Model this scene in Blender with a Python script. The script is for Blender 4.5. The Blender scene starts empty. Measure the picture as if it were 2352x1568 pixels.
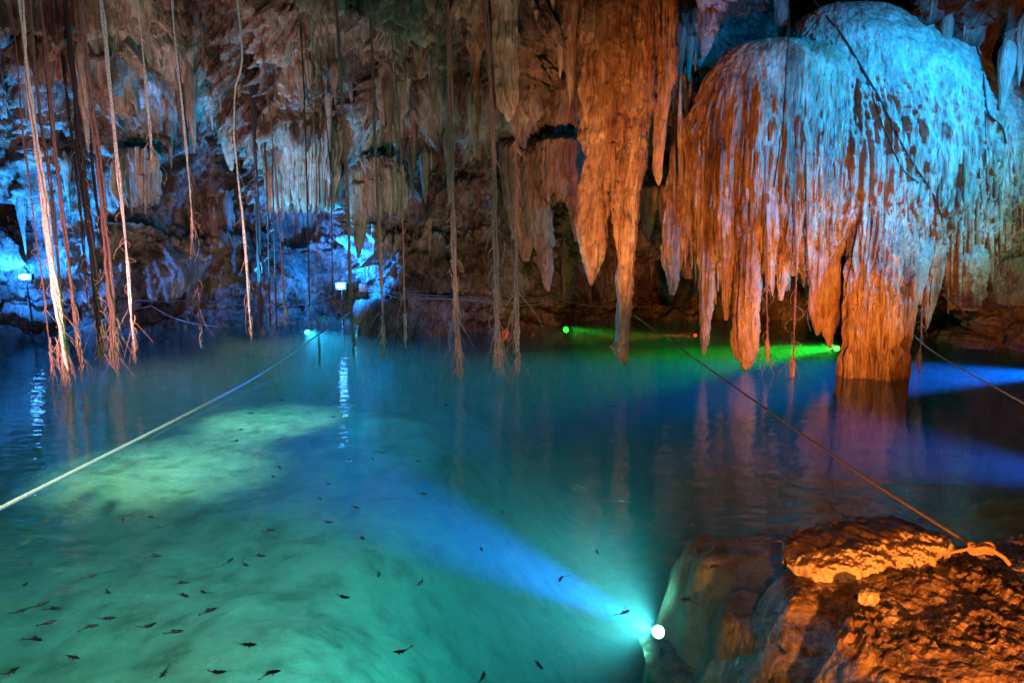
import bpy, math, random
import numpy as np
from mathutils import Vector
from mathutils.bvhtree import BVHTree

random.seed(7)
RNG = np.random.default_rng(7)
SC = bpy.context.scene
COL = SC.collection
R = math.radians

# ------------------------------------------------------------------ camera
PITCH = R(8.4)
CAMZ = 2.66
FPX = 1568.0
cam_d = bpy.data.cameras.new('camera')
cam_d.lens = 24.0
cam_d.sensor_width = 36.0
cam_d.clip_start = 0.05
cam_d.clip_end = 300
cam = bpy.data.objects.new('camera', cam_d)
COL.objects.link(cam)
cam.location = (0, 0, CAMZ)
cam.rotation_euler = (R(90) - PITCH, 0, 0)
SC.camera = cam

# ------------------------------------------------------------------ world, exposure, sampling
world = bpy.data.worlds.new('World')
SC.world = world
world.use_nodes = True
bg = world.node_tree.nodes['Background']
bg.inputs[0].default_value = (0.30, 0.26, 0.28, 1)
bg.inputs[1].default_value = 0.004
SC.view_settings.view_transform = 'Standard'
SC.view_settings.look = 'None'
SC.view_settings.exposure = -0.25
SC.view_settings.gamma = 1.0
SC.cycles.use_denoising = True
SC.cycles.max_bounces = 6
SC.cycles.diffuse_bounces = 1
SC.cycles.glossy_bounces = 3
SC.cycles.transmission_bounces = 4
SC.cycles.volume_bounces = 1
SC.cycles.transparent_max_bounces = 12
SC.cycles.caustics_reflective = False
SC.cycles.caustics_refractive = False
SC.cycles.sample_clamp_indirect = 4.0
SC.cycles.volume_step_rate = 4.0


def ray(vx, vy):
    """direction through a point of the 2352 x 1568 view of the photograph"""
    dx = (vx - 1176.0) / FPX
    dy = (784.0 - vy) / FPX
    cp, sp = math.cos(PITCH), math.sin(PITCH)
    return Vector((dx, cp + dy * sp, -sp + dy * cp))


def at(vx, vy, Y):
    d = ray(vx, vy)
    t = Y / d.y
    return Vector((0, 0, CAMZ)) + d * t


def atz(vx, vy, z=0.0):
    d = ray(vx, vy)
    t = (z - CAMZ) / d.z
    return Vector((0, 0, CAMZ)) + d * t


# ------------------------------------------------------------------ lights
def spot(name, loc, target, power, color, angle=60, blend=0.8, radius=0.1):
    l = bpy.data.lights.new(name, 'SPOT')
    l.energy = power
    l.color = color
    l.spot_size = R(angle)
    l.spot_blend = blend
    l.shadow_soft_size = radius
    o = bpy.data.objects.new(name, l)
    COL.objects.link(o)
    o.location = loc
    o.rotation_euler = (Vector(target) - Vector(loc)).to_track_quat('-Z', 'Y').to_euler()
    return o


def point(name, loc, power, color, radius=0.1):
    l = bpy.data.lights.new(name, 'POINT')
    l.energy = power
    l.color = color
    l.shadow_soft_size = radius
    o = bpy.data.objects.new(name, l)
    COL.objects.link(o)
    o.location = loc
    return o


ORANGE = (1.0, 0.28, 0.035)
# orange floodlights low over the water and on the near bank, plus added fills
spot('flood_orange', (0.6, 7.2, 0.14), at(1440, 400, 13.0), 3800, ORANGE, 44, 0.9, 0.08)
spot('flood_orange_low', (4.2, 7.2, 0.14), at(1850, 680, 13.5), 4300, ORANGE, 46, 1.0, 0.08)
spot('flood_orange_wall', (0.8, 13.5, 0.3), at(1150, 560, 20), 340, (1.0, 0.30, 0.08), 80, 0.9, 0.08)
spot('fill_orange_right', (7.5, 8.5, 0.4), at(2340, 680, 14.6), 350, ORANGE, 60, 0.9, 0.08)  # added fill without a fixture, warms the boulders at the right
spot('flood_bank', (2.3, 1.0, 0.75), (4.1, 4.6, 0.15), 2300, (1.0, 0.30, 0.045), 90, 0.7, 0.06)
spot('fill_rope', (-0.8, 0.8, 1.3), at(120, 1080, 7.6), 1000, (1.0, 0.80, 0.70), 44, 1.0, 0.05)  # added unseen light, only there to whiten the left rope
spot('fill_shelf', (1.0, 1.0, 2.2), atz(1680, 1300, -0.5), 400, (1.0, 0.40, 0.12), 60, 1.0, 0.06)  # extra orange fill, put in to lift the drowned shelf
# pinkish flood on the hanging roots at the left
spot('flood_roots', (-8.2, 9.6, 0.25), at(150, 660, 12.5), 1500, (1.0, 0.50, 0.50), 84, 1.0, 0.08)
spot('flood_roots', (-5.2, 9.2, 0.25), at(400, 560, 12.2), 1500, (1.0, 0.50, 0.50), 84, 1.0, 0.08)
spot('flood_roots', (-0.6, 9.0, 0.25), at(1090, 680, 12.9), 420, (1.0, 0.50, 0.42), 66, 1.0, 0.08)
spot('fill_pale_stalactite', (-0.4, 8.6, 0.3), at(1160, 130, 13), 1300, (1.0, 0.45, 0.22), 26, 0.8, 0.06)  # added amber fill for one stalactite, no such lamp in view
# dim warm light on the roof in the middle
spot('flood_ceiling', (-1.0, 11.5, 0.4), at(780, 90, 15), 300, (1.0, 0.50, 0.26), 75, 0.9, 0.12)
# blue floods out of frame at the right that wash the big formation
spot('flood_blue', (9.3, 8.6, 7.1), at(2110, 270, 13.2), 10500, (0.0, 0.34, 1.0), 62, 0.9, 0.05)
spot('flood_blue_side', (7.4, 8.5, 7.6), at(1850, 260, 13), 900, (0.0, 0.36, 1.0), 60, 1.0, 0.03)
spot('flood_teal', (11.0, 8.5, 3.5), at(2260, 480, 13), 1500, (0.10, 0.75, 0.60), 60, 0.9, 0.1)
spot('flood_blue_rim', (6.9, 15.6, 2.6), at(1480, 380, 13), 7000, (0.01, 0.40, 1.0), 50, 0.9, 0.05)
spot('flood_blue_ceiling', (4.2, 12.8, 6.7), at(1660, -20, 17), 500, (0.01, 0.30, 1.0), 50, 0.8, 0.05)
# blue floods far left and behind the shelf
spot('flood_blue_left', at(40, 690, 16.6), at(150, 300, 18.5), 5500, (0.0, 0.30, 1.0), 85, 0.8, 0.08)
spot('flood_blue_shelf', at(560, 700, 15.5), at(690, 330, 18), 2600, (0.0, 0.42, 1.0), 75, 0.8, 0.05)

# ------------------------------------------------------------------ noise
_perm = np.random.default_rng(3).permutation(256).astype(np.int64)
_perm = np.concatenate([_perm, _perm, _perm])
_g = np.random.default_rng(5).normal(size=(256, 3))
_g /= np.linalg.norm(_g, axis=1)[:, None]


def pn(x, y, z):
    x = np.asarray(x, float); y = np.asarray(y, float); z = np.asarray(z, float)
    xi = np.floor(x); yi = np.floor(y); zi = np.floor(z)
    fx = x - xi; fy = y - yi; fz = z - zi
    xi = xi.astype(np.int64) & 255; yi = yi.astype(np.int64) & 255; zi = zi.astype(np.int64) & 255
    u = fx * fx * fx * (fx * (fx * 6 - 15) + 10)
    v = fy * fy * fy * (fy * (fy * 6 - 15) + 10)
    w = fz * fz * fz * (fz * (fz * 6 - 15) + 10)

    def g(i, j, k):
        h = _perm[_perm[_perm[(xi + i) & 255] + ((yi + j) & 255)] + ((zi + k) & 255)]
        G = _g[h]
        return G[..., 0] * (fx - i) + G[..., 1] * (fy - j) + G[..., 2] * (fz - k)
    x00 = g(0, 0, 0) * (1 - u) + g(1, 0, 0) * u
    x10 = g(0, 1, 0) * (1 - u) + g(1, 1, 0) * u
    x01 = g(0, 0, 1) * (1 - u) + g(1, 0, 1) * u
    x11 = g(0, 1, 1) * (1 - u) + g(1, 1, 1) * u
    return ((x00 * (1 - v) + x10 * v) * (1 - w) + (x01 * (1 - v) + x11 * v) * w) * 1.6


def fbm(x, y, z, o=4, gain=0.5):
    s = 0; a = 1.0; f = 1.0
    for i in range(o):
        s = s + a * pn(x * f + 17.3 * i, y * f + 5.1 * i, z * f + 9.7 * i)
        a *= gain; f *= 2.03
    return s


def ridge(x, y, z, o=3, gain=0.5):
    s = 0; a = 1.0; f = 1.0
    for i in range(o):
        s = s + a * (1 - 2 * np.abs(pn(x * f + 7.7 * i, y * f + 3.1 * i, z * f + 1.7 * i)))
        a *= gain; f *= 2.03
    return s


def billow(x, y, z, o=3, gain=0.5):
    s = 0; a = 1.0; f = 1.0
    for i in range(o):
        s = s + a * (2.4 * np.abs(pn(x * f + 7.7 * i, y * f + 3.1 * i, z * f + 1.7 * i)) - 0.5)
        a *= gain; f *= 2.03
    return s


def sstep(a, b, x):
    t = np.clip((x - a) / (b - a), 0, 1)
    return t * t * (3 - 2 * t)


# ------------------------------------------------------------------ mesh helpers
class MB:
    def __init__(self):
        self.v = []; self.f = []; self.n = 0

    def add(self, v, f):
        v = np.asarray(v, float).reshape(-1, 3)
        f = np.asarray(f, np.int64)
        self.v.append(v); self.f.append(f + self.n); self.n += len(v)

    def data(self):
        return np.concatenate(self.v), np.concatenate(self.f)


def grid_faces(nr, nc, wrap=False):
    i = np.arange(nr - 1)[:, None]
    j = np.arange(nc if wrap else nc - 1)[None, :]
    j2 = (j + 1) % nc
    a = i * nc + j; b = i * nc + j2; c = (i + 1) * nc + j2; d = (i + 1) * nc + j
    return np.stack([a, b, c, d], -1).reshape(-1, 4)


def world_loc(o):
    p = Vector((0, 0, 0))
    while o is not None:
        p += Vector(o.location)
        o = o.parent
    return p


def mesh_obj(name, v, f, mat, parent=None, origin=None, smooth=True):
    v = np.asarray(v, np.float64)
    f = np.asarray(f, np.int32)
    if origin is None:
        if parent is not None:
            origin = world_loc(parent)
        else:
            lo = v.min(0); hi = v.max(0)
            origin = Vector(((lo[0] + hi[0]) / 2, (lo[1] + hi[1]) / 2, lo[2]))
    origin = Vector(origin)
    me = bpy.data.meshes.new(name)
    me.vertices.add(len(v))
    me.vertices.foreach_set('co', (v - np.array(origin)).astype(np.float32).ravel())
    k = f.shape[1]
    me.loops.add(f.size)
    me.loops.foreach_set('vertex_index', f.ravel())
    me.polygons.add(len(f))
    me.polygons.foreach_set('loop_start', np.arange(0, f.size, k, dtype=np.int32))
    me.polygons.foreach_set('use_smooth', np.full(len(f), smooth))
    me.update(calc_edges=True)
    me.materials.append(mat)
    o = bpy.data.objects.new(name, me)
    COL.objects.link(o)
    if parent is not None:
        o.parent = parent
        o.location = origin - world_loc(parent)
    else:
        o.location = origin
    return o


def empty(name, loc):
    o = bpy.data.objects.new(name, None)
    o.empty_display_size = 0.1
    COL.objects.link(o)
    o.location = loc
    return o


def tag(o, label=None, cat=None, group=None, kind=None):
    if label: o['label'] = label
    if cat: o['category'] = cat
    if group: o['group'] = group
    if kind: o['kind'] = kind
    return o


def tube(mb, pts, rad, sides=6):
    pts = np.asarray(pts, float)
    n = len(pts)
    rad = np.broadcast_to(np.asarray(rad, float), (n,))
    t = np.gradient(pts, axis=0)
    t /= np.linalg.norm(t, axis=1)[:, None] + 1e-9
    up = np.array([0.13, 0.97, 0.2]) if abs(t[0][1]) < 0.8 else np.array([1.0, 0.1, 0.05])
    a = np.cross(t, up); a /= np.linalg.norm(a, axis=1)[:, None] + 1e-9
    b = np.cross(t, a)
    th = np.linspace(0, 2 * np.pi, sides, endpoint=False)
    ring = a[:, None, :] * np.cos(th)[None, :, None] + b[:, None, :] * np.sin(th)[None, :, None]
    v = pts[:, None, :] + ring * rad[:, None, None]
    mb.add(v, grid_faces(n, sides, True))


def box(mb, c, s, rz=0.0):
    c = np.array(c, float); s = np.array(s, float) / 2
    q = np.array([[-1, -1, -1], [1, -1, -1], [1, 1, -1], [-1, 1, -1], [-1, -1, 1], [1, -1, 1], [1, 1, 1], [-1, 1, 1]], float) * s
    cz, sz = math.cos(rz), math.sin(rz)
    q = np.stack([q[:, 0] * cz - q[:, 1] * sz, q[:, 0] * sz + q[:, 1] * cz, q[:, 2]], 1) + c
    mb.add(q, [[0, 3, 2, 1], [4, 5, 6, 7], [0, 1, 5, 4], [1, 2, 6, 5], [2, 3, 7, 6], [3, 0, 4, 7]])


def resample(p, n):
    """smooth curve through the control points"""
    p = np.asarray(p, float)
    m = len(p)
    P = np.vstack([2 * p[0] - p[1], p, 2 * p[-1] - p[-2]])
    t = np.linspace(0, m - 1 - 1e-6, n)
    i = np.floor(t).astype(int); f = (t - i)[:, None]
    p0, p1, p2, p3 = P[i], P[i + 1], P[i + 2], P[i + 3]
    return 0.5 * ((2 * p1) + (-p0 + p2) * f + (2 * p0 - 5 * p1 + 4 * p2 - p3) * f ** 2 + (-p0 + 3 * p1 - 3 * p2 + p3) * f ** 3)


# ------------------------------------------------------------------ materials
def nmat(name):
    m = bpy.data.materials.new(name)
    m.use_nodes = True
    nt = m.node_tree
    for n in list(nt.nodes):
        nt.nodes.remove(n)
    out = nt.nodes.new('ShaderNodeOutputMaterial')
    return m, nt, out


def ramp(nt, stops):
    r = nt.nodes.new('ShaderNodeValToRGB')
    e = r.color_ramp.elements
    while len(e) < len(stops):
        e.new(0.5)
    for el, (p, c) in zip(e, stops):
        el.position = p
        el.color = (*c, 1)
    return r


def noise(nt, vec, scale, detail=6, rough=0.6, dist=0.0):
    n = nt.nodes.new('ShaderNodeTexNoise')
    n.inputs['Scale'].default_value = scale
    n.inputs['Detail'].default_value = detail
    n.inputs['Roughness'].default_value = rough
    n.inputs['Distortion'].default_value = dist
    nt.links.new(vec, n.inputs['Vector'])
    return n.outputs['Fac']


def mapping(nt, vec, scale):
    m = nt.nodes.new('ShaderNodeMapping')
    m.inputs['Scale'].default_value = scale
    nt.links.new(vec, m.inputs['Vector'])
    return m.outputs['Vector']


def math_n(nt, op, a, b):
    m = nt.nodes.new('ShaderNodeMath')
    m.operation = op
    for i, x in enumerate((a, b)):
        if isinstance(x, (int, float)):
            m.inputs[i].default_value = x
        else:
            nt.links.new(x, m.inputs[i])
    return m.outputs[0]


def rock_mat(name, stops, cscale=0.8, streak=0.0, bump=0.6, rough=0.6, fine=14.0, spec=0.4, bdist=0.04, stain=None):
    m, nt, out = nmat(name)
    geo = nt.nodes.new('ShaderNodeNewGeometry')
    pos = geo.outputs['Position']
    blob = noise(nt, pos, cscale, 8, 0.65, 0.4)
    if streak > 0:
        sv = mapping(nt, pos, (1, 1, 0.08))
        st = noise(nt, sv, 3.4, 7, 0.62, 0.15)
        f = math_n(nt, 'ADD', math_n(nt, 'MULTIPLY', blob, 1 - streak), math_n(nt, 'MULTIPLY', st, streak))
    else:
        f = blob
    cr = ramp(nt, stops)
    nt.links.new(f, cr.inputs[0])
    # fine speckle of the same stone
    sp = noise(nt, mapping(nt, pos, (1, 1, 0.35 if streak > 0 else 1)), 13, 7, 0.62)
    mx = nt.nodes.new('ShaderNodeMix'); mx.data_type = 'RGBA'; mx.blend_type = 'MULTIPLY'
    mx.inputs[0].default_value = 0.5
    sr = ramp(nt, [(0.34, (0.22, 0.19, 0.17)), (0.60, (1.2, 1.17, 1.15))])
    nt.links.new(sp, sr.inputs[0])
    nt.links.new(cr.outputs[0], mx.inputs[6])
    nt.links.new(sr.outputs[0], mx.inputs[7])
    colr = mx.outputs[2]
    b = nt.nodes.new('ShaderNodeBsdfPrincipled')
    nt.links.new(colr, b.inputs['Base Color'])
    b.inputs['Specular IOR Level'].default_value = spec
    rr = nt.nodes.new('ShaderNodeMapRange')
    rr.inputs['To Min'].default_value = max(0.12, rough - 0.22)
    rr.inputs['To Max'].default_value = min(1, rough + 0.2)
    nt.links.new(noise(nt, pos, 3.1, 4, 0.6), rr.inputs['Value'])
    nt.links.new(rr.outputs[0], b.inputs['Roughness'])
    h1 = noise(nt, pos, fine, 8, 0.68, 0.3)
    h2 = noise(nt, mapping(nt, pos, (1, 1, 0.4 if streak > 0 else 1)), fine * 0.25, 5, 0.55, 0.6)
    h = math_n(nt, 'ADD', math_n(nt, 'MULTIPLY', h1, 0.14 if streak > 0 else 0.4), h2)
    if streak > 0:
        hv = mapping(nt, pos, (1, 1, 0.07))
        h3 = noise(nt, hv, 13.0, 5, 0.6, 0.2)
        h = math_n(nt, 'ADD', h, math_n(nt, 'MULTIPLY', h3, 1.6 * streak))
    bp = nt.nodes.new('ShaderNodeBump')
    bp.inputs['Strength'].default_value = bump
    bp.inputs['Distance'].default_value = bdist
    nt.links.new(h, bp.inputs['Height'])
    nt.links.new(bp.outputs[0], b.inputs['Normal'])
    nt.links.new(b.outputs[0], out.inputs[0])
    return m


M = {}
M['wall'] = rock_mat('cave rock', [(0.36, (0.045, 0.028, 0.022)), (0.46, (0.18, 0.115, 0.08)), (0.55, (0.38, 0.29, 0.22)), (0.66, (0.58, 0.52, 0.44))], 0.55, 0.25, 1.0, 0.65, 9.0, 0.3, 0.28)
M['flow'] = rock_mat('pale flowstone', [(0.30, (0.14, 0.085, 0.055)), (0.45, (0.33, 0.24, 0.17)), (0.58, (0.50, 0.41, 0.32)), (0.75, (0.62, 0.55, 0.46))], 0.9, 0.55, 1.0, 0.5, 16.0, 0.4, 0.09)
M['stal'] = rock_mat('stalactite stone', [(0.36, (0.09, 0.045, 0.025)), (0.45, (0.30, 0.17, 0.095)), (0.54, (0.48, 0.33, 0.21)), (0.66, (0.72, 0.62, 0.48))], 1.1, 0.6, 1.0, 0.42, 18.0, 0.5, 0.12)
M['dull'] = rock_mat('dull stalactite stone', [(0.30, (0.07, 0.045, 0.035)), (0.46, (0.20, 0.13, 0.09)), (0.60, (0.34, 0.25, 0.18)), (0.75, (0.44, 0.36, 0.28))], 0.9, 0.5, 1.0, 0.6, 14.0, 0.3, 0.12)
M['bank'] = rock_mat('wet bank rock', [(0.36, (0.03, 0.015, 0.01)), (0.46, (0.11, 0.055, 0.032)), (0.56, (0.28, 0.17, 0.10)), (0.68, (0.48, 0.35, 0.24))], 5.0, 0.0, 1.0, 0.22, 30.0, 0.9, 0.07)


def simple(name, col, rough=0.7, spec=0.3, var=0.35, scale=30, metal=0.0):
    m, nt, out = nmat(name)
    geo = nt.nodes.new('ShaderNodeNewGeometry')
    b = nt.nodes.new('ShaderNodeBsdfPrincipled')
    f = noise(nt, geo.outputs['Position'], scale, 5, 0.65)
    c0 = tuple(c * (1 - var) for c in col); c1 = tuple(min(1, c * (1 + var)) for c in col)
    cr = ramp(nt, [(0.35, c0), (0.65, c1)])
    nt.links.new(f, cr.inputs[0])
    nt.links.new(cr.outputs[0], b.inputs['Base Color'])
    b.inputs['Roughness'].default_value = rough
    b.inputs['Specular IOR Level'].default_value = spec
    b.inputs['Metallic'].default_value = metal
    nt.links.new(b.outputs[0], out.inputs[0])
    return m


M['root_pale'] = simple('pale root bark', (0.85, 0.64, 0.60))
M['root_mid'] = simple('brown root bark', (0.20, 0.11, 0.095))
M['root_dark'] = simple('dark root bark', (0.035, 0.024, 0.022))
M['fibre'] = simple('root fibre', (0.40, 0.26, 0.19))
M['rope'] = simple('pale rope', (0.66, 0.63, 0.62), 0.9, 0.1, 0.3, 60)
M['rope_brown'] = simple('brown rope', (0.50, 0.30, 0.18), 0.9, 0.1, 0.35, 80)
M['cable'] = simple('cable', (0.16, 0.15, 0.15), 0.5)
M['fish'] = simple('dark fish skin', (0.018, 0.022, 0.022), 0.4, 0.4)
M['metal'] = simple('lamp housing', (0.008, 0.008, 0.009), 0.5, 0.4)
M['box'] = simple('grey plastic box', (0.55, 0.57, 0.60), 0.5)
M['fern'] = simple('fern leaf', (0.05, 0.30, 0.05), 0.6)


def emit(name, col, strength):
    m, nt, out = nmat(name)
    e = nt.nodes.new('ShaderNodeEmission')
    e.inputs[0].default_value = (*col, 1)
    e.inputs[1].default_value = strength
    nt.links.new(e.outputs[0], out.inputs[0])
    return m


# ------------------------------------------------------------------ cave wall and roof
base = []
for phi, r in ((-100, 9), (-80, 11), (-62, 15), (-49, 19.5)):
    base.append((r * math.sin(R(phi)), r * math.cos(R(phi))))
for vx, vy in ((0, 768), (150, 765), (300, 758), (450, 752), (620, 749), (780, 746), (850, 757), (950, 763), (1050, 762), (1150, 758), (1260, 746),
               (1330, 736), (1500, 733), (1700, 735), (1900, 740), (2080, 758), (2200, 786), (2352, 800)):
    p = atz(vx, vy)
    base.append((p.x, p.y))
for phi, r in ((46, 18.5), (60, 15), (80, 10), (100, 8)):
    base.append((r * math.sin(R(phi)), r * math.cos(R(phi))))
base = resample(base, 2400)
# even spacing by angle about the camera, dense where the photograph looks
ang = np.arctan2(base[:, 0], base[:, 1])
order = np.argsort(ang)
ang = ang[order]; base = base[order]
NU = 1150
dense = np.linspace(R(-41), R(41), NU - 120)
ua = np.concatenate([np.linspace(ang[0], R(-41), 61)[:-1], dense, np.linspace(R(41), ang[-1], 61)[1:]])
bx = np.interp(ua, ang, base[:, 0]); by = np.interp(ua, ang, base[:, 1])
prof = np.array([(0.3, -6.5), (0.0, -2.0), (0.1, -0.3), (-0.5, 0.25), (-0.75, 0.75), (0.0, 1.5), (0.3, 2.4), (0.0, 3.2), (0.4, 4.1), (0.8, 4.9), (1.5, 5.5),
                 (3.0, 5.75), (4.4, 5.95), (5.0, 6.4), (6.0, 6.95), (8.2, 7.5), (11, 8.0), (14, 8.6), (18, 9.2), (22, 9.5)])
pr = resample(prof, 4000)
seg = np.concatenate([[0], np.cumsum(np.linalg.norm(np.diff(pr, axis=0), axis=1))])
tt = np.concatenate([np.linspace(0, seg[np.argmax(pr[:, 1] > -0.4)], 14)[:-1],
                     np.linspace(seg[np.argmax(pr[:, 1] > -0.4)], seg[np.argmax(pr[:, 0] > 10)], 400),
                     np.linspace(seg[np.argmax(pr[:, 0] > 10)], seg[-1], 50)[1:]])
pin = np.interp(tt, seg, pr[:, 0]); pz = np.interp(tt, seg, pr[:, 1])
NV = len(tt)
CX, CY = 0.0, 3.0
U = np.arange(NU)
dx = CX - bx; dy = CY - by
dl = np.hypot(dx, dy)
ix = dx / dl; iy = dy / dl
# the overhang is shallower towards the sides
ovs = np.clip(dl / 20.0, 0.25, 1.1)
IN = pin[:, None] * ovs[None, :]
IN = np.minimum(IN, dl[None, :] * 0.99)
arc = np.concatenate([[0], np.cumsum(np.hypot(np.diff(bx), np.diff(by)))])
Z = np.repeat(pz[:, None], NU, 1)
wav = pn(arc * 0.17, arc * 0 + 3.3, arc * 0)[None, :]
wav2 = pn(arc * 0.45, arc * 0 + 8.3, arc * 0)[None, :]
up = sstep(2.5, 6, Z)
Z = Z + up * (0.9 * wav + 0.35 * wav2)
Z = Z + up * (1.3 * sstep(2.5, 6.5, bx) + 0.9 * (1 - sstep(-10, -6, bx)))[None, :]
IN = IN + sstep(1, 4, Z) * (1.2 * pn(arc * 0.3, arc * 0 + 1.2, arc * 0)[None, :])
X = bx[None, :] + ix[None, :] * IN
Y = by[None, :] + iy[None, :] * IN
P = np.stack([X, Y, Z], -1)
gu = np.gradient(P, axis=1); gv = np.gradient(P, axis=0)
N = np.cross(gv, gu)
N /= np.linalg.norm(N, axis=-1)[..., None] + 1e-9
if N[100, NU // 2, 1] > 0:
    N = -N
x, y, z = P[..., 0], P[..., 1], P[..., 2]
wx = 0.7 * pn(x * 0.5, y * 0.5, z * 0.5 + 11); wz = 0.7 * pn(x * 0.5 + 31, y * 0.5, z * 0.5)
d = 1.0 * fbm(x * 0.30 + wx, y * 0.30, z * 0.42 + wz, 3)
d = d + 0.50 * ridge(x * 0.9 + wx, y * 0.9, z * 1.1 + wz, 3) - 0.3
d = d + 0.15 * fbm(x * 3.1, y * 3.1, z * 3.3, 3, 0.7)
d = d + 0.11 * ridge(x * 4.3 + wz, y * 4.3, z * 4.6 + wx, 2, 0.7)
flm = sstep(-0.05, 0.35, pn(x * 0.33 + 5, y * 0.33, z * 0.25)) * sstep(0.3, 1.2, z)
d = d + flm * 0.20 * billow(x * 3.4, y * 3.4, z * 0.22 + 0.5 * wz, 3, 0.6)
# knobbly scallops
d = d + 0.07 * np.abs(pn(x * 5.5, y * 5.5, z * 5.5))
d = d * (0.35 + 0.65 * sstep(-0.2, 1.5, np.abs(z)))
# fluted apron of flowstone by the water, in the middle
ax0, ax1 = at(845, 700, 20).x, at(1050, 700, 20).x
apr = sstep(ax0 - 0.15, ax0 + 0.15, x) * (1 - sstep(ax1 - 0.15, ax1 + 0.2, x)) * (1 - sstep(0.85, 1.15, z + 0.25 * pn(x * 1.1, y, 3))) * sstep(15, 17, y)
d = d * (1 - apr) + apr * (0.35 + 0.09 * ridge(x * 4.2, y * 4.2, z * 0.25, 2) + 0.8 * (z > 0.1) * sstep(0.1, 0.9, z) * 0.6 + 0.4)
P = P + N * d[..., None]
wall_v = P.reshape(-1, 3)
wall_f = grid_faces(NV, NU)
cave = mesh_obj('cave_wall', wall_v, wall_f, M['wall'], origin=(0, 20, 0))
tag(cave, kind='structure')
cP = P[::4, ::4]
bvh = BVHTree.FromPolygons([tuple(p) for p in cP.reshape(-1, 3)], grid_faces(cP.shape[0], cP.shape[1]).tolist())


def hit(vx, vy):
    d = ray(vx, vy).normalized()
    loc, n, i, dist = bvh.ray_cast(Vector((0, 0, CAMZ)), d)
    return loc


# ------------------------------------------------------------------ loft of a stone body from its outline at a real distance
def loft(rows, D, ratio=0.8, nseg=64, dz=0.04, flute=0.05, ff=3.5, lump=0.04, lf=2.0, ragged=0.0, rfreq=4.0, fine=0.012, maxd=None, seed=0.0, flute_from=None, lean=0.0, lz=0.6, gain=0.7, top=0.0):
    rows = sorted(rows)
    zz, cx, rx = [], [], []
    D0 = D
    dd_ = []
    for r_ in rows:
        vy, xl, xr = r_[:3]
        Dr = r_[3] if len(r_) > 3 else D0
        a = at(xl, vy, Dr); b = at(xr, vy, Dr)
        zz.append(a.z); cx.append((a.x + b.x) / 2); rx.append(abs(b.x - a.x) / 2); dd_.append(Dr)
    c = np.stack([zz, cx, rx, dd_], 1)
    L = zz[0] - zz[-1]
    n = max(10, int(L / dz))
    cc = resample(c, 600)
    ordz = np.argsort(-cc[:, 0])
    zs = np.linspace(zz[0], zz[-1], n)
    cxs = np.interp(-zs, -cc[ordz, 0], cc[ordz, 1])
    rxs = np.maximum(np.interp(-zs, -cc[ordz, 0], cc[ordz, 2]), 0.004)
    D = np.interp(-zs, -cc[ordz, 0], cc[ordz, 3])[:, None]
    th = np.linspace(0, 2 * np.pi, nseg, endpoint=False) + 0.0
    ct, st = np.cos(th)[None, :], np.sin(th)[None, :]
    if top > 0:
        kt = sstep(0, top, np.linspace(0, 1, n))
        rxs = rxs * (0.25 + 0.75 * kt)
        D = D + (1 - kt)[:, None] * 0.9
    ry = rxs * ratio
    if maxd:
        ry = np.minimum(ry, maxd)
    x = cxs[:, None] + rxs[:, None] * ct
    tl = np.linspace(0, 1, n)[:, None]
    y = D + lean * tl + ry[:, None] * st
    z = np.repeat(zs[:, None], nseg, 1)
    nx = ct / rxs[:, None]; ny = st / ry[:, None]
    nl = np.hypot(nx, ny); nx = nx / nl; ny = ny / nl
    sc = np.minimum(1.0, rxs / 0.22)[:, None]
    xo, yo = x, y
    x = x - cxs[:, None] + 0.15 * cxs.mean(); y = y - D
    w = 0.35 * pn(x * 0.8 + seed, y * 0.8, z * 0.8)
    k = 1.0
    if flute_from is not None:
        zf = at(1176, flute_from, D0).z
        k = 0.15 + 0.85 * (1 - sstep(zf - 0.9, zf + 0.5, z + 0.5 * pn(x * 0.9, y * 0.9, z * 0.3)))
    dsp = flute * k * (billow(x * ff + seed + w, y * ff, z * 0.16 + w, 3, gain) - 0.1)
    dsp = dsp + lump * fbm(x * lf + seed, y * lf, z * lf * lz, 4, 0.6)
    dsp = dsp + fine * fbm(x * 11 + seed, y * 11, z * 8, 2)
    dsp = dsp * sc
    x = xo + nx * dsp; y = yo + ny * dsp
    if ragged > 0:
        u = cxs[-1] + rxs[-1] * ct * 1.0
        v2 = D0 + ry[-1] * st
        tooth = ridge(u * rfreq + seed, v2 * rfreq, 0 * u, 2, 0.6)
        tooth = np.clip(tooth, -0.4, 1.6)
        z = z - ragged * tooth * tl ** 3
        x = x + (cxs[:, None] - x) * 0.10 * tl ** 6
        y = y + (D - y) * 0.2 * tl ** 6
    v = np.stack([x, y, z], -1)
    return v.reshape(-1, 3), grid_faces(n, nseg, True)


def body(name, rows, D, mat, parent=None, **k):
    v, f = loft(rows, D, **k)
    if parent is None:
        hi = v[:, 2].argmax()
        o = mesh_obj(name, v, f, mat, origin=Vector((float(v[:, 0].mean()), float(v[:, 1].mean()), float(v[:, 2].min()))))
    else:
        o = mesh_obj(name, v, f, mat, parent)
    return o


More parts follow.
